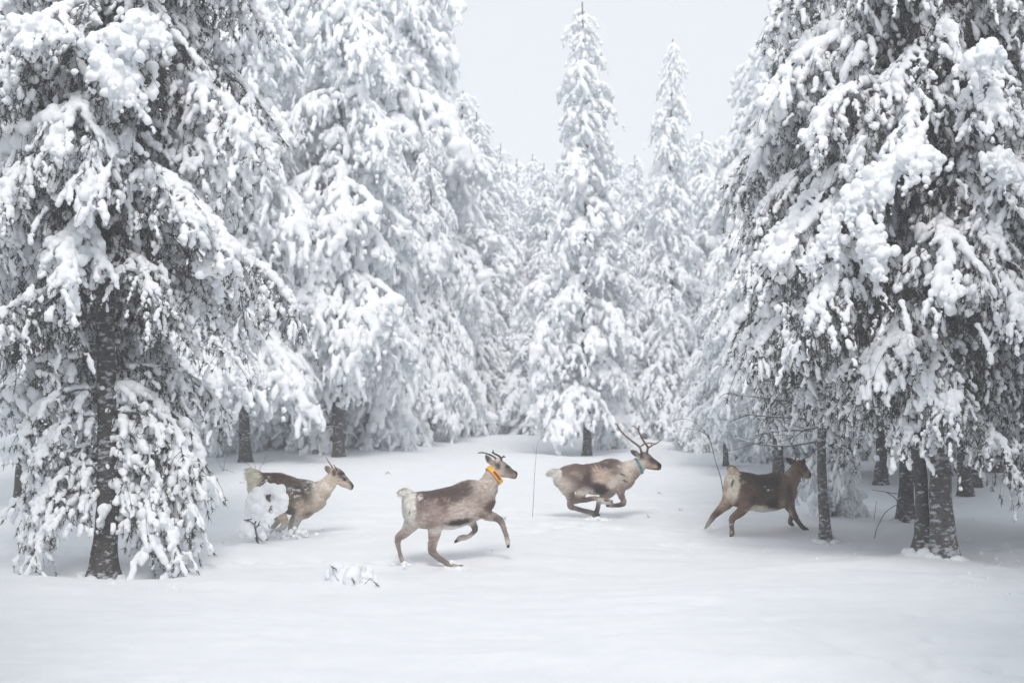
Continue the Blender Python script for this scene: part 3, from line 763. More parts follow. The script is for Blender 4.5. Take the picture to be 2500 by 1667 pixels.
        def set_col(me, C):
            ca = me.color_attributes.new('Col', 'FLOAT_COLOR', 'POINT')
            ca.data.foreach_set('color', np.concatenate([C, np.ones((len(C), 1))], 1).astype(np.float32).ravel())
        set_col(body, paint(V))
        body.polygons.foreach_set('use_smooth', np.ones(len(body.polygons), bool))
        root = empty(name, s.loc, s.yaw, label=label, category='reindeer')
        bo = add('body', body, 'fur', root)
        # fur: short combed strands
        T = tris_of(body); A, B, Cc = V[T[:, 0]], V[T[:, 1]], V[T[:, 2]]
        ar = np.linalg.norm(np.cross(B - A, Cc - A), axis=1); rng = np.random.default_rng(seed)
        f = rng.choice(len(T), furn, p=ar / ar.sum()); u = rng.random((furn, 2)); fl = u.sum(1) > 1; u[fl] = 1 - u[fl]
        Pp = A[f] + (B - A)[f] * u[:, :1] + (Cc - A)[f] * u[:, 1:]; nn = nrm[T[f, 0]]
        zx, zy = s.img(Pp)
        ln_ = np.full(furn, .026)
        for (x, y, rx, ry, L) in hair:
            k = (((zx - x) / rx) ** 2 + ((zy - y) / ry) ** 2) < 1; ln_[k] = L
        flow = np.array([-.75, 0, -.65]) + rng.normal(0, .22, (furn, 3)); flow -= nn * (flow * nn).sum(1)[:, None]
        flow /= np.linalg.norm(flow, axis=1)[:, None] + 1e-9
        d = flow + nn * rng.uniform(.12, .42, furn)[:, None]; d /= np.linalg.norm(d, axis=1)[:, None]
        sd_ = np.cross(d, nn); sd_ /= np.linalg.norm(sd_, axis=1)[:, None] + 1e-9
        ln_ = ln_ * rng.uniform(.6, 1.25, furn); wd = np.minimum(.0045, ln_ * .2)
        base_ = Pp - nn * .004
        FV = np.stack([base_ - sd_ * wd[:, None], base_ + sd_ * wd[:, None], base_ + d * ln_[:, None]], 1).reshape(-1, 3)
        fm = mesh_from('fur_coat', FV, np.arange(3 * furn).reshape(-1, 3), False)
        c = paint(Pp) * (1 + rng.normal(0, .16, furn))[:, None]
        set_col(fm, np.clip(np.repeat(c, 3, 0), .004, .95))
        # shade the strands with the skin's own normals so the coat reads soft
        fm.polygons.foreach_set('use_smooth', np.ones(furn, bool))
        fm.normals_split_custom_set_from_vertices([tuple(x) for x in np.repeat(nn * .8 + d * .2, 3, 0)])
        add('fur_coat', fm, 'fur', bo, kind='stuff')
        return root
    def antler(s, root, lines, mat='antler', r0=.013):
        mb = MB()
        for L in lines:
            P = np.array([s.p(*q) for q in L[0]]); P, t = resample(P, .03)
            if len(P) > 4: P[1:-1] = (P[:-2] + 2 * P[1:-1] + P[2:]) / 4
            mb.tube(P, np.linspace(L[1] * 1.35, L[2] * 1.7, len(P)) * (1 + .1 * np.sin(np.arange(len(P)) * 1.7)), 7)
        return add('antler', mb.mesh('antler'), mat, root)
    def ball(s, root, name, zx, zy, lat, r, mat, sc=(1, 1, 1)):
        bm = bmesh.new(); bmesh.ops.create_uvsphere(bm, u_segments=12, v_segments=8, radius=r); me = bpy.data.meshes.new(name); bm.to_mesh(me); bm.free()
        me.polygons.foreach_set('use_smooth', np.ones(len(me.polygons), bool))
        o = add(name, me, mat, root); o.location = s.p(zx, zy, lat); o.scale = sc; return o
    def collar(s, root, top, bot, wid, half, mat, thick=.008, slack=1.08):
        """band round the neck: top/bottom points in the picture, wid = strap width, half = lateral half width"""
        A, B = s.p(*top), s.p(*bot); c = (A + B) / 2; u = (A - B); a = np.linalg.norm(u) / 2; u /= np.linalg.norm(u)
        v = np.array([0, 1., 0]); ax = np.cross(u, v); th = np.linspace(0, 2 * math.pi, 40, endpoint=False)
        V = []
        for (dx, rr) in ((-wid / 2, 0), (-wid / 2, thick), (wid / 2, thick), (wid / 2, 0)):
            V.append(c + ax * dx + ((a * slack + rr) * np.cos(th))[:, None] * u + ((half * slack + rr) * np.sin(th))[:, None] * v)
        V = np.concatenate(V); Q = []
        for r_ in range(4):
            for j in range(40):
                q, q2 = (j + 1) % 40, ((r_ + 1) % 4) * 40; Q.append((r_ * 40 + j, r_ * 40 + q, q2 + q, q2 + j))
        o = add('collar', mesh_from('collar', V, Q, False), mat, root)
        s.cf = (c, u, v, ax, a * slack + thick, half * slack + thick)
        return o
    def patch(s, o, name, th0, th1, wid, mat, off=.003):
        c, u, v, ax, a, h = s.cf; th = np.linspace(th0, th1, 12); V = []
        for dx, r in ((-wid / 2, off), (wid / 2, off), (wid / 2, -.002), (-wid / 2, -.002)):
            V.append(c + ax * dx + ((a + r) * np.cos(th))[:, None] * u + ((h + r) * np.sin(th))[:, None] * v)
        V = np.concatenate(V); n = 12; Q = []
        for r_ in range(4):
            for j in range(n - 1): Q.append((r_ * n + j, r_ * n + j + 1, ((r_ + 1) % 4) * n + j + 1, ((r_ + 1) % 4) * n + j))
        Q.append((0, n, 2 * n, 3 * n)); Q.append((n - 1, 4 * n - 1, 3 * n - 1, 2 * n - 1))
        add(name, mesh_from(name, V, Q, False), mat, o)

DK, MD, LG, WH = (104, 90, 84), (150, 131, 122), (203, 188, 178), (232, 228, 219)
NO = (38, 34, 34)
# ---- reindeer with the orange collar, cantering with one foreleg raised
d = Deer(920, 1060, 4.355, 1090, 24.6, R(20))
d.torso([(300, 660, 880, .10), (345, 615, 950, .16), (420, 607, 985, .20), (520, 600, 1000, .225), (620, 588, 1010, .235), (720, 570, 1018, .24), (820, 543, 1015, .25), (910, 502, 985, .25),
         (990, 487, 955, .24), (1070, 500, 920, .22), (1150, 540, 895, .185), (1210, 600, 820, .13), (1240, 670, 770, .07)])
d.limb([(1070, 690, 0, .20), (1150, 610, 0, .165), (1205, 510, 0, .125), (1245, 420, 0, .105), (1290, 355, 0, .085)], .8, 18)
d.limb([(1235, 330, 0, .07), (1285, 352, 0, .103), (1340, 390, 0, .098), (1395, 420, 0, .078), (1440, 440, 0, .062), (1475, 452, 0, .056), (1492, 456, 0, .04)], .72, 18)
d.limb([(560, 740, -.10, .16), (600, 830, -.13, .17), (625, 920, -.14, .13), (622, 1010, -.14, .095), (608, 1110, -.13, .072), (590, 1215, -.12, .058), (640, 1280, -.12, .044), (720, 1340, -.12, .040), (790, 1385, -.12, .042), (840, 1398, -.12, .036), (890, 1398, -.12, .03), (940, 1412, -.12, .014)], .75)
d.limb([(400, 760, .10, .15), (400, 860, .13, .15), (370, 950, .13, .11), (300, 1040, .13, .072), (236, 1095, .12, .05), (232, 1160, .12, .038), (250, 1250, .12, .034), (270, 1320, .12, .036), (290, 1352, .12, .03), (305, 1368, .12, .018)], .75)
d.limb([(1110, 720, -.12, .13), (1140, 810, -.14, .11), (1190, 868, -.14, .075), (1260, 890, -.14, .054), (1312, 925, -.14, .048), (1345, 1000, -.14, .038), (1372, 1075, -.14, .035), (1388, 1130, -.14, .04), (1392, 1175, -.14, .034), (1402, 1220, -.14, .016)], .75)
d.limb([(1060, 830, .12, .11), (1000, 920, .12, .075), (1020, 975, .12, .055), (1042, 1030, .12, .046), (1005, 1075, .12, .036), (950, 1108, .12, .036), (905, 1110, .12, .045), (860, 1130, .12, .036), (815, 1166, .12, .014)], .75)
d.limb([(370, 640, 0, .07), (320, 612, 0, .062), (275, 612, 0, .05), (248, 622, 0, .025)], .8, 12)
d.ear((1235, 330), (1140, 226), .05, .05, .10); d.ear((1268, 330), (1298, 248), -.06, .05, -.12)
ops = [(600, 690, 260, 160, -8, MD), (620, 640, 240, 75, -9, DK), (800, 620, 210, 90, -10, DK), (950, 580, 150, 105, -8, DK), (540, 740, 120, 60, -20, (128, 112, 106)),
       (700, 745, 45, 100, -10, (112, 92, 84)), (610, 840, 120, 110, 0, (172, 152, 145)), (610, 980, 85, 130, 0, (160, 142, 134)), (770, 690, 26, 10, -70, (165, 145, 136), .8), (730, 680, 24, 8, -70, (165, 148, 140), .8), (640, 690, 26, 12, -60, (168, 150, 142), .8),
       (800, 1000, 210, 40, -5, (226, 222, 216)), (890, 925, 130, 36, -6, (80, 69, 64), .5), (1120, 700, 120, 110, 0, (190, 172, 162)), (1150, 530, 110, 110, 0, (205, 192, 182)), (1205, 780, 60, 75, 20, (128, 106, 96), .5), (1140, 860, 60, 50, 0, (150, 128, 118)),
       (345, 790, 85, 220, 5, WH, .2), (330, 640, 90, 50, 10, WH, .25), (450, 640, 50, 22, 15, (220, 214, 208), .5, .1), (480, 680, 60, 14, 15, (225, 220, 216), .4, .15), (365, 820, 7, 22, 0, (60, 45, 42), .3), (380, 990, 70, 60, 30, (215, 205, 196)),
       (250, 1100, 60, 90, 20, (150, 134, 126)), (255, 1260, 45, 120, 0, (150, 138, 132)), (590, 1200, 60, 110, -10, (140, 122, 114)), (700, 1330, 140, 60, 38, (146, 130, 122)), (810, 1398, 40, 24, 0, (196, 188, 180)), (920, 1408, 45, 20, 15, (70, 66, 74), .3), (300, 1360, 18, 16, 0, (80, 76, 80), .3),
       (1290, 900, 90, 50, 20, (140, 124, 116)), (1365, 1050, 55, 130, -20, (152, 138, 130)), (1388, 1150, 40, 40, 0, (196, 190, 178)), (1402, 1205, 22, 24, 0, (70, 68, 84), .3), (1040, 1030, 45, 60, 0, (130, 116, 110)), (920, 1110, 60, 45, 0, (190, 184, 172)), (830, 1155, 35, 20, -30, (84, 84, 92), .3),
       (1330, 380, 130, 110, 30, (178, 163, 154)), (1290, 440, 50, 60, 0, (205, 195, 188)), (1430, 400, 70, 34, 30, (112, 98, 92)), (1290, 350, 22, 28, 0, (96, 86, 80)), (1385, 350, 22, 26, 0, (90, 80, 76)), (1450, 470, 34, 26, 0, (168, 140, 128)), (1488, 425, 20, 26, 0, NO, .3), (1490, 455, 14, 14, 0, NO, .4), (1440, 495, 16, 12, 0, (110, 90, 84)),
       (1160, 265, 40, 45, 0, (100, 90, 88)), (1285, 270, 28, 30, 0, (214, 208, 204))]
rd = d.finish('reindeer', 'grey-brown reindeer with orange collar cantering, one foreleg raised', (205, 190, 180), ops,
              [(345, 760, 90, 230, .045), (290, 620, 80, 50, .06), (1190, 640, 110, 160, .05), (1400, 420, 130, 110, .010), (1300, 1080, 600, 120, .014), (600, 1250, 420, 170, .014)], seed=31)
d.antler(rd, [([(1322, 280, -.05), (1320, 255, -.07), (1290, 232, -.1), (1245, 212, -.13), (1222, 196, -.14)], .012, .006), ([(1240, 210, -.13), (1234, 172, -.14)], .007, .003), ([(1322, 262, -.06), (1345, 246, -.09), (1366, 250, -.1)], .008, .004), ([(1340, 248, -.09), (1352, 232, -.1)], .006, .003)], 'antler_dark')
d.antler(rd, [([(1275, 285, .05), (1250, 262, .09), (1215, 238, .14), (1160, 220, .18), (1110, 206, .2), (1068, 214, .2)], .012, .004)], 'antler_dark')
d.ball(rd, 'eye', 1388, 356, -.066, .016, 'eye'); d.ball(rd, 'eye', 1375, 360, .066, .016, 'eye')
c = d.collar(rd, (1186, 372), (1305, 525), .062, .105, 'collar_orange', .01, 1.1)
d.patch(c, 'reflector', -1.15 - .9, -1.15 + .1, .03, 'collar_patch')
# ---- antlered reindeer, legs gathered under it
d = Deer(1300, 1010, 5.226, 1460, 29.4, R(8))
d.torso([(280, 745, 880, .08), (330, 705, 950, .14), (410, 662, 985, .19), (520, 633, 985, .22), (640, 640, 1005, .23), (750, 630, 1032, .24), (850, 614, 1036, .25), (930, 584, 1030, .25),
         (1010, 568, 1012, .24), (1090, 585, 985, .22), (1170, 622, 985, .185), (1245, 660, 950, .14), (1310, 715, 870, .08)])
d.limb([(1130, 780, 0, .20), (1240, 735, 0, .175), (1335, 680, 0, .135), (1390, 630, 0, .112), (1430, 585, 0, .09)], .8, 18)
d.limb([(1375, 545, 0, .07), (1425, 565, 0, .105), (1490, 625, 0, .108), (1550, 655, 0, .088), (1600, 675, 0, .066), (1635, 685, 0, .055), (1652, 688, 0, .036)], .72, 18)
d.limb([(540, 740, -.10, .17), (610, 820, -.14, .17), (675, 885, -.14, .115), (650, 960, -.14, .085), (590, 1040, -.13, .068), (528, 1100, -.12, .054), (600, 1098, -.12, .045), (700, 1085, -.12, .042), (800, 1070, -.12, .042), (860, 1095, -.12, .046), (920, 1112, -.12, .046), (980, 1110, -.12, .036), (1025, 1112, -.12, .014)], .75)
d.limb([(420, 820, .10, .15), (440, 930, .13, .13), (480, 1040, .13, .085), (488, 1120, .12, .058), (490, 1185, .12, .052), (560, 1212, .12, .045), (660, 1240, .12, .042), (750, 1265, .12, .044), (800, 1290, .12, .038), (875, 1296, .12, .014)], .75)
d.limb([(1080, 860, .12, .13), (1020, 985, .12, .085), (940, 1050, .12, .066), (880, 1090, .12, .054), (850, 1140, .12, .046), (835, 1220, .12, .040), (812, 1300, .12, .042), (790, 1385, .12, .038), (780, 1440, .12, .03)], .75)
d.limb([(1140, 860, -.12, .14), (1120, 950, -.14, .09), (1125, 1020, -.14, .056), (1150, 1080, -.14, .048), (1162, 1130, -.14, .046), (1110, 1155, -.14, .038), (1040, 1162, -.14, .038), (980, 1160, -.14, .038), (930, 1172, -.14, .014)], .75)
d.limb([(350, 760, 0, .07), (280, 742, 0, .06), (225, 748, 0, .045), (190, 755, 0, .02)], .8, 12)
d.ear((1380, 550), (1258, 462), .05, .05, .11); d.ear((1395, 550), (1430, 490), -.06, .05, -.13)
TN = (196, 174, 158)
ops = [(470, 720, 160, 110, -12, (132, 114, 104)), (560, 690, 200, 60, -6, (120, 104, 95)), (730, 690, 180, 80, 4, (118, 98, 88)), (900, 680, 190, 110, -4, DK), (1000, 640, 120, 100, 0, (104, 88, 82)), (1080, 720, 90, 130, 0, (128, 108, 98)),
       (560, 820, 190, 110, 30, (140, 120, 110)), (700, 850, 90, 110, 20, (96, 80, 74)), (530, 745, 60, 20, -10, (168, 150, 140), .9), (620, 960, 80, 80, 30, (140, 122, 114)), (850, 760, 90, 70, 40, TN), (830, 700, 70, 9, 55, (210, 186, 170), .5), (880, 710, 60, 8, 60, (205, 180, 165), .5), (790, 715, 60, 8, 50, (205, 180, 165), .5),
       (920, 830, 110, 90, 0, (205, 184, 168)), (700, 1000, 130, 50, 0, (222, 212, 202)), (860, 950, 120, 70, 25, (70, 58, 53), .5), (950, 980, 100, 36, 0, (74, 61, 56), .5), (1040, 880, 60, 90, 10, (226, 216, 206)), (1150, 920, 90, 60, -20, (140, 116, 102)), (1240, 760, 140, 160, 20, (222, 212, 200)), (1150, 770, 50, 10, 20, (80, 70, 66), .4), (1180, 850, 45, 9, 25, (90, 76, 70), .4), (1290, 870, 60, 110, 30, (190, 164, 148)),
       (290, 800, 75, 110, 20, WH, .25), (250, 745, 90, 50, 0, WH, .3), (400, 940, 110, 110, 30, (212, 198, 186)), (520, 1080, 60, 60, 0, (128, 110, 102)), (690, 1085, 160, 50, -4, (112, 94, 86)), (490, 1180, 50, 60, 0, (140, 128, 122)), (630, 1240, 150, 50, 12, (120, 110, 106)), (900, 1112, 110, 44, 0, (206, 200, 190), .3), (940, 1095, 40, 16, 0, (60, 54, 52), .4), (1015, 1112, 20, 16, 0, (90, 84, 84), .3), (865, 1295, 25, 14, 0, (60, 56, 58), .3),
       (860, 1110, 50, 50, 0, (205, 198, 188), .3), (835, 1210, 40, 70, 10, (120, 108, 102)), (800, 1330, 50, 90, 10, (96, 90, 90)), (1135, 1040, 50, 90, 0, (132, 114, 108)), (1080, 1160, 110, 36, 0, (96, 86, 82)), (950, 1168, 30, 18, 0, (60, 56, 58), .3), (1000, 1040, 90, 40, -20, (190, 168, 152)),
       (1480, 620, 130, 120, 20, (158, 138, 124)), (1420, 640, 60, 80, 10, (205, 190, 176)), (1400, 525, 45, 55, 20, (84, 72, 66)), (1435, 530, 24, 26, 0, (190, 176, 164)), (1560, 600, 110, 44, 35, (92, 78, 70)), (1540, 690, 80, 34, -5, (186, 160, 142)), (1635, 655, 38, 44, 0, (46, 40, 40), .35), (1610, 715, 50, 18, -5, (70, 58, 54)), (1300, 505, 40, 45, 0, (92, 80, 78))]
rd = d.finish('reindeer', 'reindeer with tall branched antlers and teal collar, legs gathered in a gallop', LG, ops,
              [(280, 790, 90, 120, .05), (230, 745, 90, 50, .07), (1270, 800, 110, 160, .055), (1540, 630, 140, 110, .010), (760, 1180, 480, 130, .014)], seed=32)
d.antler(rd, [([(1462, 520, -.05), (1466, 470, -.06), (1480, 430, -.08), (1440, 382, -.12), (1390, 310, -.18), (1352, 235, -.24), (1342, 195, -.25), (1352, 145, -.24)], .015, .006), ([(1342, 200, -.25), (1310, 170, -.27), (1255, 150, -.28)], .008, .003),
              ([(1478, 440, -.08), (1520, 408, -.1), (1600, 372, -.12), (1645, 330, -.12)], .010, .004), ([(1512, 412, -.1), (1524, 378, -.1)], .006, .003)])
d.antler(rd, [([(1402, 520, .05), (1388, 450, .07), (1368, 418, .1), (1275, 352, .18), (1190, 280, .25), (1130, 215, .29), (1098, 150, .3)], .015, .006), ([(1100, 152, .3), (1062, 130, .31)], .006, .003), ([(1102, 150, .3), (1104, 128, .3)], .005, .003), ([(1392, 425, .08), (1430, 392, .07), (1500, 378, .05), (1572, 386, .04)], .010, .004)])
d.ball(rd, 'eye', 1520, 580, -.068, .017, 'eye'); d.ball(rd, 'eye', 1515, 580, .068, .017, 'eye')
c = d.collar(rd, (1318, 585), (1398, 758), .036, .112, 'collar_teal', .008, 1.1)
d.patch(c, 'stripe', -2.3, -1.9, .012, 'collar_teal_pale'); d.patch(c, 'stripe', -1.5, -1.2, .012, 'collar_teal_pale')
# ---- young reindeer with the bare neck behind the snowy sapling
d = Deer(540, 1080, 5.2275, 720, 27.6, R(6))
d.torso([(345, 400, 600, .08), (400, 360, 700, .14), (480, 372, 790, .185), (580, 380, 850, .21), (680, 380, 885, .22), (780, 388, 900, .23), (880, 420, 920, .235), (970, 458, 938, .235), (1060, 468, 940, .225),
         (1140, 482, 925, .20), (1220, 525, 890, .165), (1290, 590, 830, .11), (1335, 650, 780, .06)])
d.limb([(1150, 690, 0, .20), (1250, 630, 0, .165), (1340, 550, 0, .13), (1400, 480, 0, .108), (1440, 430, 0, .09)], .8, 18)
d.limb([(1395, 385, 0, .07), (1440, 400, 0, .1), (1500, 450, 0, .106), (1560, 500, 0, .09), (1615, 545, 0, .065), (1655, 575, 0, .05), (1678, 585, 0, .03)], .72, 18)
d.limb([(540, 560, -.10, .16), (600, 680, -.13, .15), (700, 830, -.13, .11), (780, 920, -.13, .08), (830, 1010, -.12, .055), (790, 1080, -.12, .045), (700, 1120, -.12, .042), (640, 1135, -.12, .03)], .75)
d.limb([(460, 600, .10, .15), (520, 760, .13, .13), (640, 900, .13, .085), (740, 960, .12, .055), (700, 1030, .12, .042), (640, 1100, .12, .03)], .75)
d.limb([(1060, 780, -.12, .14), (1010, 900, -.13, .09), (985, 990, -.13, .055), (950, 1080, -.13, .045), (915, 1180, -.13, .038), (890, 1250, -.13, .03)], .75)
d.limb([(1150, 780, .12, .13), (1100, 890, .12, .085), (1010, 950, .12, .06), (920, 960, .12, .048), (880, 1050, .12, .04), (860, 1200, .12, .03)], .75)
d.limb([(470, 430, 0, .10), (410, 390, 0, .08), (360, 365, 0, .055), (335, 350, 0, .025)], .9, 12)
d.ear((1410, 400), (1306, 302), .05, .052, .11); d.ear((1440, 440), (1442, 335), -.06, .045, -.13)
ops = [(640, 450, 240, 90, 0, (100, 84, 74)), (820, 480, 220, 110, 15, (98, 82, 72)), (1000, 590, 170, 150, 10, (96, 84, 76)), (1130, 640, 110, 160, -5, (94, 82, 74)), (620, 540, 170, 60, -5, (150, 124, 106)), (720, 640, 160, 160, 30, (92, 78, 68)), (880, 690, 80, 150, -20, (128, 106, 94)),
       (1080, 860, 220, 60, -8, (196, 178, 162)), (910, 850, 75, 70, 20, (110, 98, 88), .6), (1140, 895, 90, 30, -15, (150, 128, 114)), (1260, 700, 110, 170, 15, (224, 210, 194)), (1330, 560, 110, 110, 30, (230, 219, 206)),
       (400, 480, 120, 150, 10, (236, 228, 208), .25), (370, 380, 90, 60, 10, (236, 230, 212), .3), (590, 465, 60, 30, -20, (225, 222, 220), .5, .15), (960, 610, 90, 60, 35, (222, 224, 228), .5, .05), (1150, 560, 80, 80, 0, (214, 214, 216), .6, .15),
       (980, 1040, 90, 130, 0, (190, 186, 182)), (700, 1090, 160, 80, 0, (196, 192, 188)), (1480, 450, 110, 110, 30, (204, 188, 172)), (1530, 400, 50, 60, 30, (70, 60, 56)), (1640, 520, 60, 34, 45, (96, 84, 78)), (1570, 470, 28, 26, 0, (70, 60, 56)), (1672, 562, 24, 34, 0, NO, .3), (1640, 620, 34, 18, -15, (84, 74, 70)), (1590, 560, 60, 44, 30, (208, 192, 176)), (1340, 345, 40, 50, 0, (150, 128, 118)), (1445, 385, 20, 40, 0, (110, 96, 90), .5)]
rd = d.finish('reindeer', 'young reindeer with short spike antlers and snow on its back, behind a snowy sapling', (202, 186, 170), ops,
              [(400, 480, 120, 160, .05), (360, 380, 80, 60, .09), (1270, 680, 130, 190, .055), (1560, 480, 140, 130, .010), (800, 1100, 300, 120, .014)], seed=33)
d.antler(rd, [([(1420, 350, .05), (1405, 318, .07), (1370, 275, .1), (1340, 235, .12), (1322, 196, .13)], .010, .003)])
d.antler(rd, [([(1478, 365, -.05), (1470, 335, -.06), (1450, 305, -.08), (1434, 280, -.09)], .010, .003)])
d.ball(rd, 'eye', 1572, 468, -.070, .016, 'eye'); d.ball(rd, 'eye', 1572, 468, .070, .016, 'eye')
# ---- dark reindeer running away beside the slender pine
d = Deer(1680, 1080, 5.6, 1850, 28.3, R(30))
d.torso([(520, 470, 760, .12), (560, 410, 820, .18), (620, 392, 865, .22), (700, 390, 885, .235), (790, 405, 905, .245), (890, 425, 935, .255), (1000, 445, 958, .26), (1100, 436, 955, .26), (1200, 413, 938, .25),
         (1300, 432, 915, .23), (1390, 470, 890, .195), (1460, 530, 820, .13), (1500, 600, 760, .07)])
d.limb([(1340, 640, 0, .19), (1430, 540, 0, .165), (1505, 450, 0, .13), (1550, 380, 0, .11), (1580, 330, 0, .09)], .8, 18)
d.limb([(1540, 300, 0, .075), (1575, 335, 0, .1), (1625, 400, 0, .103), (1670, 440, 0, .085), (1710, 470, 0, .064), (1735, 480, 0, .052), (1748, 484, 0, .035)], .75, 18)
d.limb([(700, 560, -.10, .17), (740, 680, -.14, .18), (770, 780, -.15, .14), (735, 860, -.15, .1), (660, 940, -.14, .074), (568, 1000, -.13, .056), (552, 1070, -.13, .043), (555, 1150, -.13, .040), (555, 1210, -.13, .042), (538, 1262, -.13, .03), (525, 1285, -.13, .018)], .75)
d.limb([(620, 560, .10, .16), (590, 680, .13, .15), (530, 800, .14, .11), (440, 890, .13, .075), (345, 965, .12, .052), (290, 1030, .12, .040), (235, 1100, .12, .037), (195, 1150, .12, .022)], .75)
d.limb([(1360, 760, -.12, .13), (1400, 850, -.14, .1), (1440, 940, -.14, .066), (1490, 1030, -.14, .05), (1545, 1110, -.14, .041), (1600, 1170, -.14, .036), (1640, 1200, -.14, .034), (1680, 1220, -.14, .026), (1718, 1236, -.14, .012)], .75)
d.limb([(1420, 780, .12, .12), (1440, 870, .12, .085), (1480, 960, .12, .055), (1480, 1050, .12, .044), (1450, 1120, .12, .038), (1490, 1155, .12, .032), (1525, 1168, .12, .014)], .75)
d.limb([(640, 430, 0, .075), (590, 370, 0, .065), (555, 345, 0, .055), (530, 345, 0, .03)], .9, 12)
d.ear((1540, 325), (1385, 222), .06, .055, .12); d.ear((1590, 345), (1662, 235), -.06, .05, -.10)
VD = (78, 62, 54)
ops = [(900, 530, 330, 140, 3, VD), (1150, 560, 220, 170, 0, VD), (760, 470, 140, 90, 10, VD), (1000, 680, 240, 120, 10, (84, 68, 60)), (760, 700, 150, 170, 0, (146, 118, 98)), (720, 610, 110, 60, 20, (118, 94, 78)), (860, 760, 120, 90, -30, (96, 78, 70)), (700, 880, 140, 110, -25, (138, 110, 92)),
       (1180, 730, 200, 90, 0, (104, 84, 72)), (1000, 910, 220, 60, 3, (226, 216, 202), .3), (1160, 830, 120, 75, 10, (52, 42, 38), .5), (1290, 830, 60, 60, 0, (180, 156, 136)), (1390, 820, 60, 110, 0, (130, 106, 90)), (1060, 620, 75, 34, 10, (226, 224, 224), .5, .05), (700, 525, 50, 28, 10, (190, 170, 156), .5, .05),
       (1420, 560, 120, 150, 20, (164, 136, 112)), (1450, 450, 90, 80, 30, (176, 154, 136)), (1400, 690, 60, 110, -20, (110, 88, 76)), (1500, 700, 50, 110, 0, (172, 144, 120)),
       (560, 600, 105, 210, 5, (232, 222, 204), .22), (590, 380, 90, 50, 20, (228, 212, 188), .3), (572, 530, 12, 50, 12, (70, 56, 48), .4), (490, 600, 40, 80, 10, (206, 184, 166), .5), (470, 850, 110, 70, -45, (186, 160, 142)), (350, 960, 70, 60, -40, (120, 100, 88)), (250, 1090, 80, 60, -50, (170, 162, 156)),
       (575, 1000, 60, 60, 0, (150, 124, 106)), (555, 1120, 45, 110, 0, (126, 108, 98)), (553, 1150, 40, 80, 0, (222, 220, 220), .5, .3), (530, 1265, 24, 26, 0, (80, 72, 70), .3), (1450, 960, 60, 110, -25, (120, 98, 84)), (1420, 1000, 30, 70, -20, (205, 190, 176)), (1590, 1150, 110, 44, 42, (84, 68, 60)), (1700, 1230, 26, 16, 20, (48, 42, 42), .3), (1490, 1120, 60, 60, 0, (96, 82, 76)),
       (1600, 380, 110, 130, 0, (140, 110, 90)), (1560, 290, 60, 50, 0, (122, 94, 78)), (1660, 480, 70, 60, 0, (172, 142, 118)), (1665, 360, 36, 50, 20, (88, 70, 60)), (1745, 455, 26, 50, 0, (60, 48, 44), .4), (1420, 255, 55, 55, 0, (70, 56, 50)), (1630, 290, 40, 60, 20, (74, 60, 54))]
rd = d.finish('reindeer', 'darkest brown reindeer running away in full stretch, white rump and thin strap on its neck', (150, 124, 106), ops,
              [(560, 560, 120, 200, .04), (570, 365, 80, 60, .06), (1440, 600, 120, 190, .045), (1660, 420, 120, 140, .010), (900, 1150, 900, 130, .014)], seed=34)
d.antler(rd, [([(1535, 290, .05), (1520, 255, .07), (1540, 220, .09), (1565, 205, .1), (1600, 240, .1)], .010, .004)], 'antler_dark')
d.antler(rd, [([(1590, 290, -.05), (1600, 260, -.07), (1640, 232, -.1), (1700, 205, -.12)], .010, .004)], 'antler_dark')
d.ball(rd, 'eye', 1668, 372, -.078, .016, 'eye'); d.ball(rd, 'eye', 1690, 380, .078, .016, 'eye')
d.collar(rd, (1490, 385), (1580, 545), .016, .12, 'collar_leather', .006, 1.06)

# ------------------------------------------------------------------ small growth and kicked-up snow
def zpt(x0, y0, zs, zx, zy, Y): return at(x0 + zx / zs, y0 + zy / zs, Y)
def snowy_bush(name, label, cat, base_px, Y, spots, stems, tw, seed, smat='tree_snow'):
    """spots: (px, py, dY, r) snow lumps; stems: polylines of (px, py, dY), r0"""
    rng = np.random.default_rng(seed)
    b = at(*base_px, Y); b[2] = gz(b[0], Y); root = empty(name, tuple(b), 0, label=label, category=cat)
    P, rr = [], []
    for (px, py, dY, r) in spots:
        c = at(px, py, Y + dY) - b
        P.append(c); rr.append(r)
        for _ in range(5):
            P.append(c + rng.normal(0, r * .33, 3)); rr.append(r * rng.uniform(.5, .85))
    add('snow_cap', lumps_mesh('snow_cap', P, rr, .014, .010, seed), smat, root)
    mb = MB()
    for (L, r0) in stems:
        Q_, t_ = resample(np.array([at(a, c, Y + e) - b for (a, c, e) in L]), .03); mb.tube(Q_, np.linspace(r0, r0 * .4, len(Q_)), 6)
    add('stem', mb.mesh('stem'), 'twig', root, kind='stuff')
    tf = [(at(px, py, Y + e) - b, np.array([dx, rng.normal(0, .4), dz])) for (px, py, e, dx, dz) in tw for _ in range(3)]
    V_, T_ = needles_arrays(tf, rng, 8, .05, .004)
    add('needles', mesh_from('needles', V_, T_, False), 'needles', root, kind='stuff')
    return root
def zz(zx, zy): return (540 + zx / 5.2275, 1080 + zy / 5.2275)
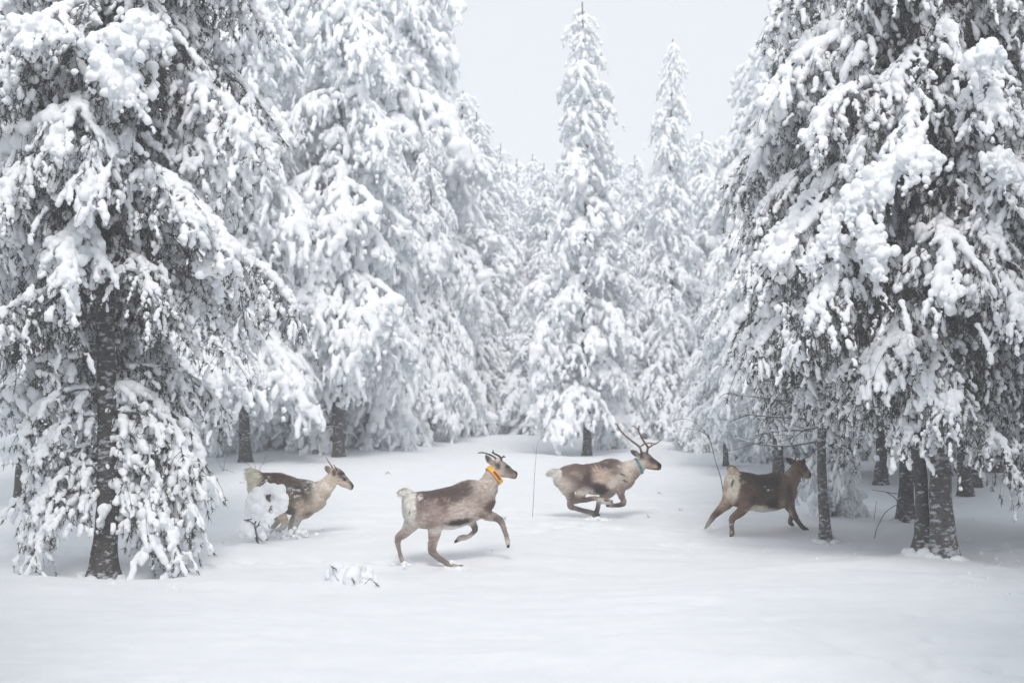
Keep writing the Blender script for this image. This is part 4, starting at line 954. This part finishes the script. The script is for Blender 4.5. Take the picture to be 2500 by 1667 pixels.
sp = [(540, 610, 0, .075), (600, 590, 0, .085), (670, 600, 0, .09), (730, 640, 0, .095), (780, 700, 0, .09), (795, 770, 0, .08), (750, 720, .03, .10), (730, 800, .03, .09), (700, 860, .03, .07), (780, 840, 0, .06), (690, 700, .08, .08),
      (470, 650, -.02, .085), (420, 720, -.05, .10), (480, 740, -.08, .11), (400, 800, -.05, .10), (470, 830, -.08, .12), (530, 820, -.06, .09), (370, 880, 0, .08), (450, 910, -.04, .09), (540, 900, -.03, .07), (510, 970, -.03, .045), (600, 970, 0, .06), (660, 940, 0, .05),
      (330, 1090, 0, .09), (270, 1140, .05, .075), (370, 1160, 0, .07), (530, 1180, -.03, .05), (560, 1050, 0, .04)]
snowy_bush('snowy_sapling', 'small sapling bowed under a mushroom-shaped snow cap, in front of the young reindeer', 'sapling', zz(455, 1230), 26.6,
           [(*zz(a, b_), c_, r_) for (a, b_, c_, r_) in sp],
           [([(*zz(470, 1290), 0), (*zz(445, 1150), 0), (*zz(425, 1040), 0), (*zz(470, 950), 0), (*zz(590, 800), 0), (*zz(600, 660), 0)], .018), ([(*zz(425, 1050), 0), (*zz(370, 1000), 0), (*zz(300, 985), 0)], .012), ([(*zz(450, 1090), 0), (*zz(490, 1010), 0), (*zz(560, 920), 0), (*zz(590, 890), 0)], .009), ([(*zz(600, 760), 0), (*zz(570, 650), 0)], .009), ([(*zz(460, 1200), 0), (*zz(520, 1260), 0), (*zz(575, 1230), 0)], .009), ([(*zz(600, 1050), 0), (*zz(650, 1130), 0)], .007)],
           [(*zz(310, 990), 0, -1, .1), (*zz(340, 985), 0, -1, -.3), (*zz(480, 1050), 0, .6, .4), (*zz(490, 960), 0, .7, -.3), (*zz(610, 720), -.05, .5, -.6), (*zz(630, 800), -.05, .4, -.6), (*zz(640, 850), -.05, .5, -.5), (*zz(575, 1240), 0, .7, .1), (*zz(450, 1240), 0, .4, -.5), (*zz(590, 890), 0, .9, .1)], 41)
rb = random.Random(3)
snowy_bush('snowy_bush', 'low shrub buried under rounded snow lumps, near the hind hooves of the orange-collared reindeer', 'shrub', (860, 1425), 22.9,
           [(rb.gauss(864, 24), 1416 - max(0, rb.gauss(2, 9)), rb.uniform(-.2, .3), rb.uniform(.06, .12)) for _ in range(20)] + [(822, 1396, .1, .06), (845, 1388, .15, .06), (900, 1390, .1, .06), (872, 1385, .2, .06)],
           [([(832, 1425, -.1), (815, 1400, -.15), (810, 1382, -.15)], .004), ([(890, 1425, -.2), (905, 1410, -.25), (920, 1426, -.3)], .004)],
           [(921, 1428, -.3, .6, -.6), (812, 1384, -.15, -.6, .4), (864, 1420, -.35, .3, -.6)], 42, 'ground_snow')
def bare_stem(label, Y, lines, group=None):
    b = at(lines[0][0][0][0], lines[0][0][0][1], Y); b[2] = gz(b[0], Y)
    mb = MB()
    for (L, r0, r1) in lines:
        P = np.array([at(q[0], q[1], Y + (q[2] if len(q) > 2 else 0)) - b for q in L]); P, t = resample(P, .05)
        for _ in range(2):
            if len(P) > 4: P[1:-1] = (P[:-2] + 2 * P[1:-1] + P[2:]) / 4
        mb.tube(P, np.linspace(r0, r1, len(P)), 5)
    o = add('bare_sapling', mb.mesh('bare_sapling'), 'twig_bare', None, label=label, category='sapling', kind_='x'); del o['kind_']
    o.location = tuple(b)
    if group: o['group'] = group
bare_stem('straight leafless stem standing in the snow between the two collared reindeer', 27.5, [([(1300, 1262), (1303, 1210), (1305, 1160), (1309, 1110), (1313, 1075), (1330, 1062)], .0045, .002), ([(1309, 1112), (1300, 1085)], .002, .0015)])
bare_stem('bent leafless sapling arching above the snow behind the tail of the darkest reindeer', 30.5, [([(1768, 1215), (1760, 1165), (1748, 1130), (1738, 1090), (1730, 1065), (1710, 1050), (1670, 1045)], .009, .004), ([(1732, 1068), (1700, 1030), (1665, 1020), (1640, 1030)], .005, .003), ([(1712, 1050), (1690, 1062), (1660, 1066)], .004, .002), ([(1700, 1032), (1690, 1010)], .003, .002)])
bare_stem('fallen leafless branch leaning from the dark trunk down into the snow', 27.6, [([(2132, 1330), (2140, 1290), (2160, 1250), (2190, 1230), (2225, 1228)], .008, .006), ([(2190, 1205), (2160, 1200), (2128, 1195)], .009, .004), ([(2225, 1266), (2200, 1240), (2185, 1212), (2165, 1202)], .010, .007), ([(2134, 1268), (2140, 1222)], .005, .004)])
bare_stem('thin twigs fanning out of the snow behind the young reindeer', 34, [([(625, 1170), (640, 1130), (668, 1122)], .006, .003), ([(625, 1165), (610, 1135), (585, 1120)], .005, .003), ([(640, 1132), (655, 1105)], .004, .002), ([(625, 1150), (618, 1110)], .004, .002)])
bare_stem('thin twigs in the snow by the boughs of the big left pine', 33, [([(545, 1150), (530, 1120), (520, 1085)], .006, .003), ([(545, 1150), (552, 1110), (575, 1085)], .006, .003), ([(545, 1145), (562, 1150), (575, 1155)], .004, .002)])
def sprig(px, py, label, Y=None, h=.07, seed=0):
    x, y = ground_hit(px, py); rng = np.random.default_rng(seed)
    V_, T_ = needles_arrays([(np.array([rng.normal(0, .02), rng.normal(0, .02), .01]), np.array([rng.normal(0, .6), 0, 1.])) for _ in range(4)], rng, 5, h, .004)
    o = add('sprig', mesh_from('sprig', V_, T_, False), 'needles', None, label=label, category='sprig', group='sprigs poking through the snow', kind='stuff'); o.location = (x, y, gz(x, y))
for k, (px, py) in enumerate([(590, 1180), (945, 1157), (1610, 1205), (1660, 1250), (1585, 1265), (1232, 1268)]):
    sprig(px, py, 'tiny dark evergreen sprig poking out of the snow', seed=k + 60)
def spray(label, Y, spots, n, seed):
    rng = np.random.default_rng(seed); P, rr = [], []
    c0 = at(spots[0][0], spots[0][1], Y); c0[2] = gz(c0[0], Y)
    for k in range(n):
        px, py, s_ = spots[rng.integers(len(spots))]
        p = at(px + rng.normal(0, s_), py + abs(rng.normal(0, s_ * .45)) * rng.choice([-1, 1]), Y + rng.normal(0, .15))
        p[2] = max(p[2], gz(p[0], p[1]) - .01)
        P.append(p - c0); rr.append(.007 + .03 * rng.random() ** 4)
    me = lumps_mesh('snow_spray', P, rr, .0075, .003, seed)
    o = add('snow_spray', me, 'tree_snow', None, label=label, category='snow spray', kind='stuff'); o.location = tuple(c0)
spray('loose snow kicked up round the sunken legs of the young reindeer', 27.4, [(zz(900, 1150)[0], 1306, 16), (zz(820, 1150)[0], 1308, 20), (zz(700, 1150)[0], 1312, 22), (735, 1300, 12)], 420, 51)
spray('loose snow flying off the trailing hind hoof of the darkest reindeer', 28.6, [(1722, 1288, 9), (1712, 1302, 12), (1730, 1308, 14)], 200, 52)
spray('loose snow thrown up round the planted foreleg of the antlered reindeer', 29.3, [(1450, 1278, 12), (1430, 1282, 18), (1475, 1280, 12)], 200, 53)
spray('loose snow scuffed round the hind hooves of the reindeer with orange collar', 24.6, [(985, 1378, 10), (1120, 1388, 14), (1095, 1388, 12)], 200, 54)

# ---- crumbs of snow dropped from the boughs and thrown along the trail
rng = np.random.default_rng(77); P, rr = [], []
def crumb(px, py, n, sx, sy, big=.03):
    for _ in range(n):
        x, y = ground_hit(px + rng.normal(0, sx), min(1660, py + rng.normal(0, sy)))
        r_ = .008 + .6 * big * rng.random() ** 3; P.append((x, y, gz(x, y) - r_ * rng.uniform(.1, .7))); rr.append(r_)
for k in range(15): crumb(500 + k * 100, 1330 - 25 * math.sin(k * .35) + (40 if 3 < k < 8 else 0), 9, 45, 9)
crumb(2430, 1370, 90, 60, 34, .06); crumb(2100, 1345, 25, 90, 12, .035); crumb(330, 1425, 40, 110, 14, .04); crumb(2330, 1590, 30, 90, 40, .03); crumb(1600, 1235, 25, 70, 14, .03)
o = add('snow_crumbs', lumps_mesh('snow_crumbs', P, rr, .012, .004, 78), 'ground_snow', None, label='small crumbs of snow strewn over the trodden snow', category='snow', kind='stuff')
# ------------------------------------------------------------------ haze: the snowy air
bm = bmesh.new(); bmesh.ops.create_cube(bm, size=1)
me = bpy.data.meshes.new('haze'); bm.to_mesh(me); bm.free()
hz = add('haze', me); hz.location = (0, 90, 8); hz.scale = (400, 330, 21); hz['kind'] = 'stuff'; hz['label'] = 'thin pale winter haze in the air'
m = bpy.data.materials.new('haze_air'); m.use_nodes = True; n = m.node_tree
for x in list(n.nodes):
    if x.type != 'OUTPUT_MATERIAL': n.nodes.remove(x)
pv = n.nodes.new('ShaderNodeVolumePrincipled'); pv.inputs['Color'].default_value = (.97, .985, 1, 1); pv.inputs['Density'].default_value = .003
pv.inputs['Anisotropy'].default_value = .3
n.links.new(pv.outputs[0], [x for x in n.nodes if x.type == 'OUTPUT_MATERIAL'][0].inputs['Volume'])
me.materials.append(m)
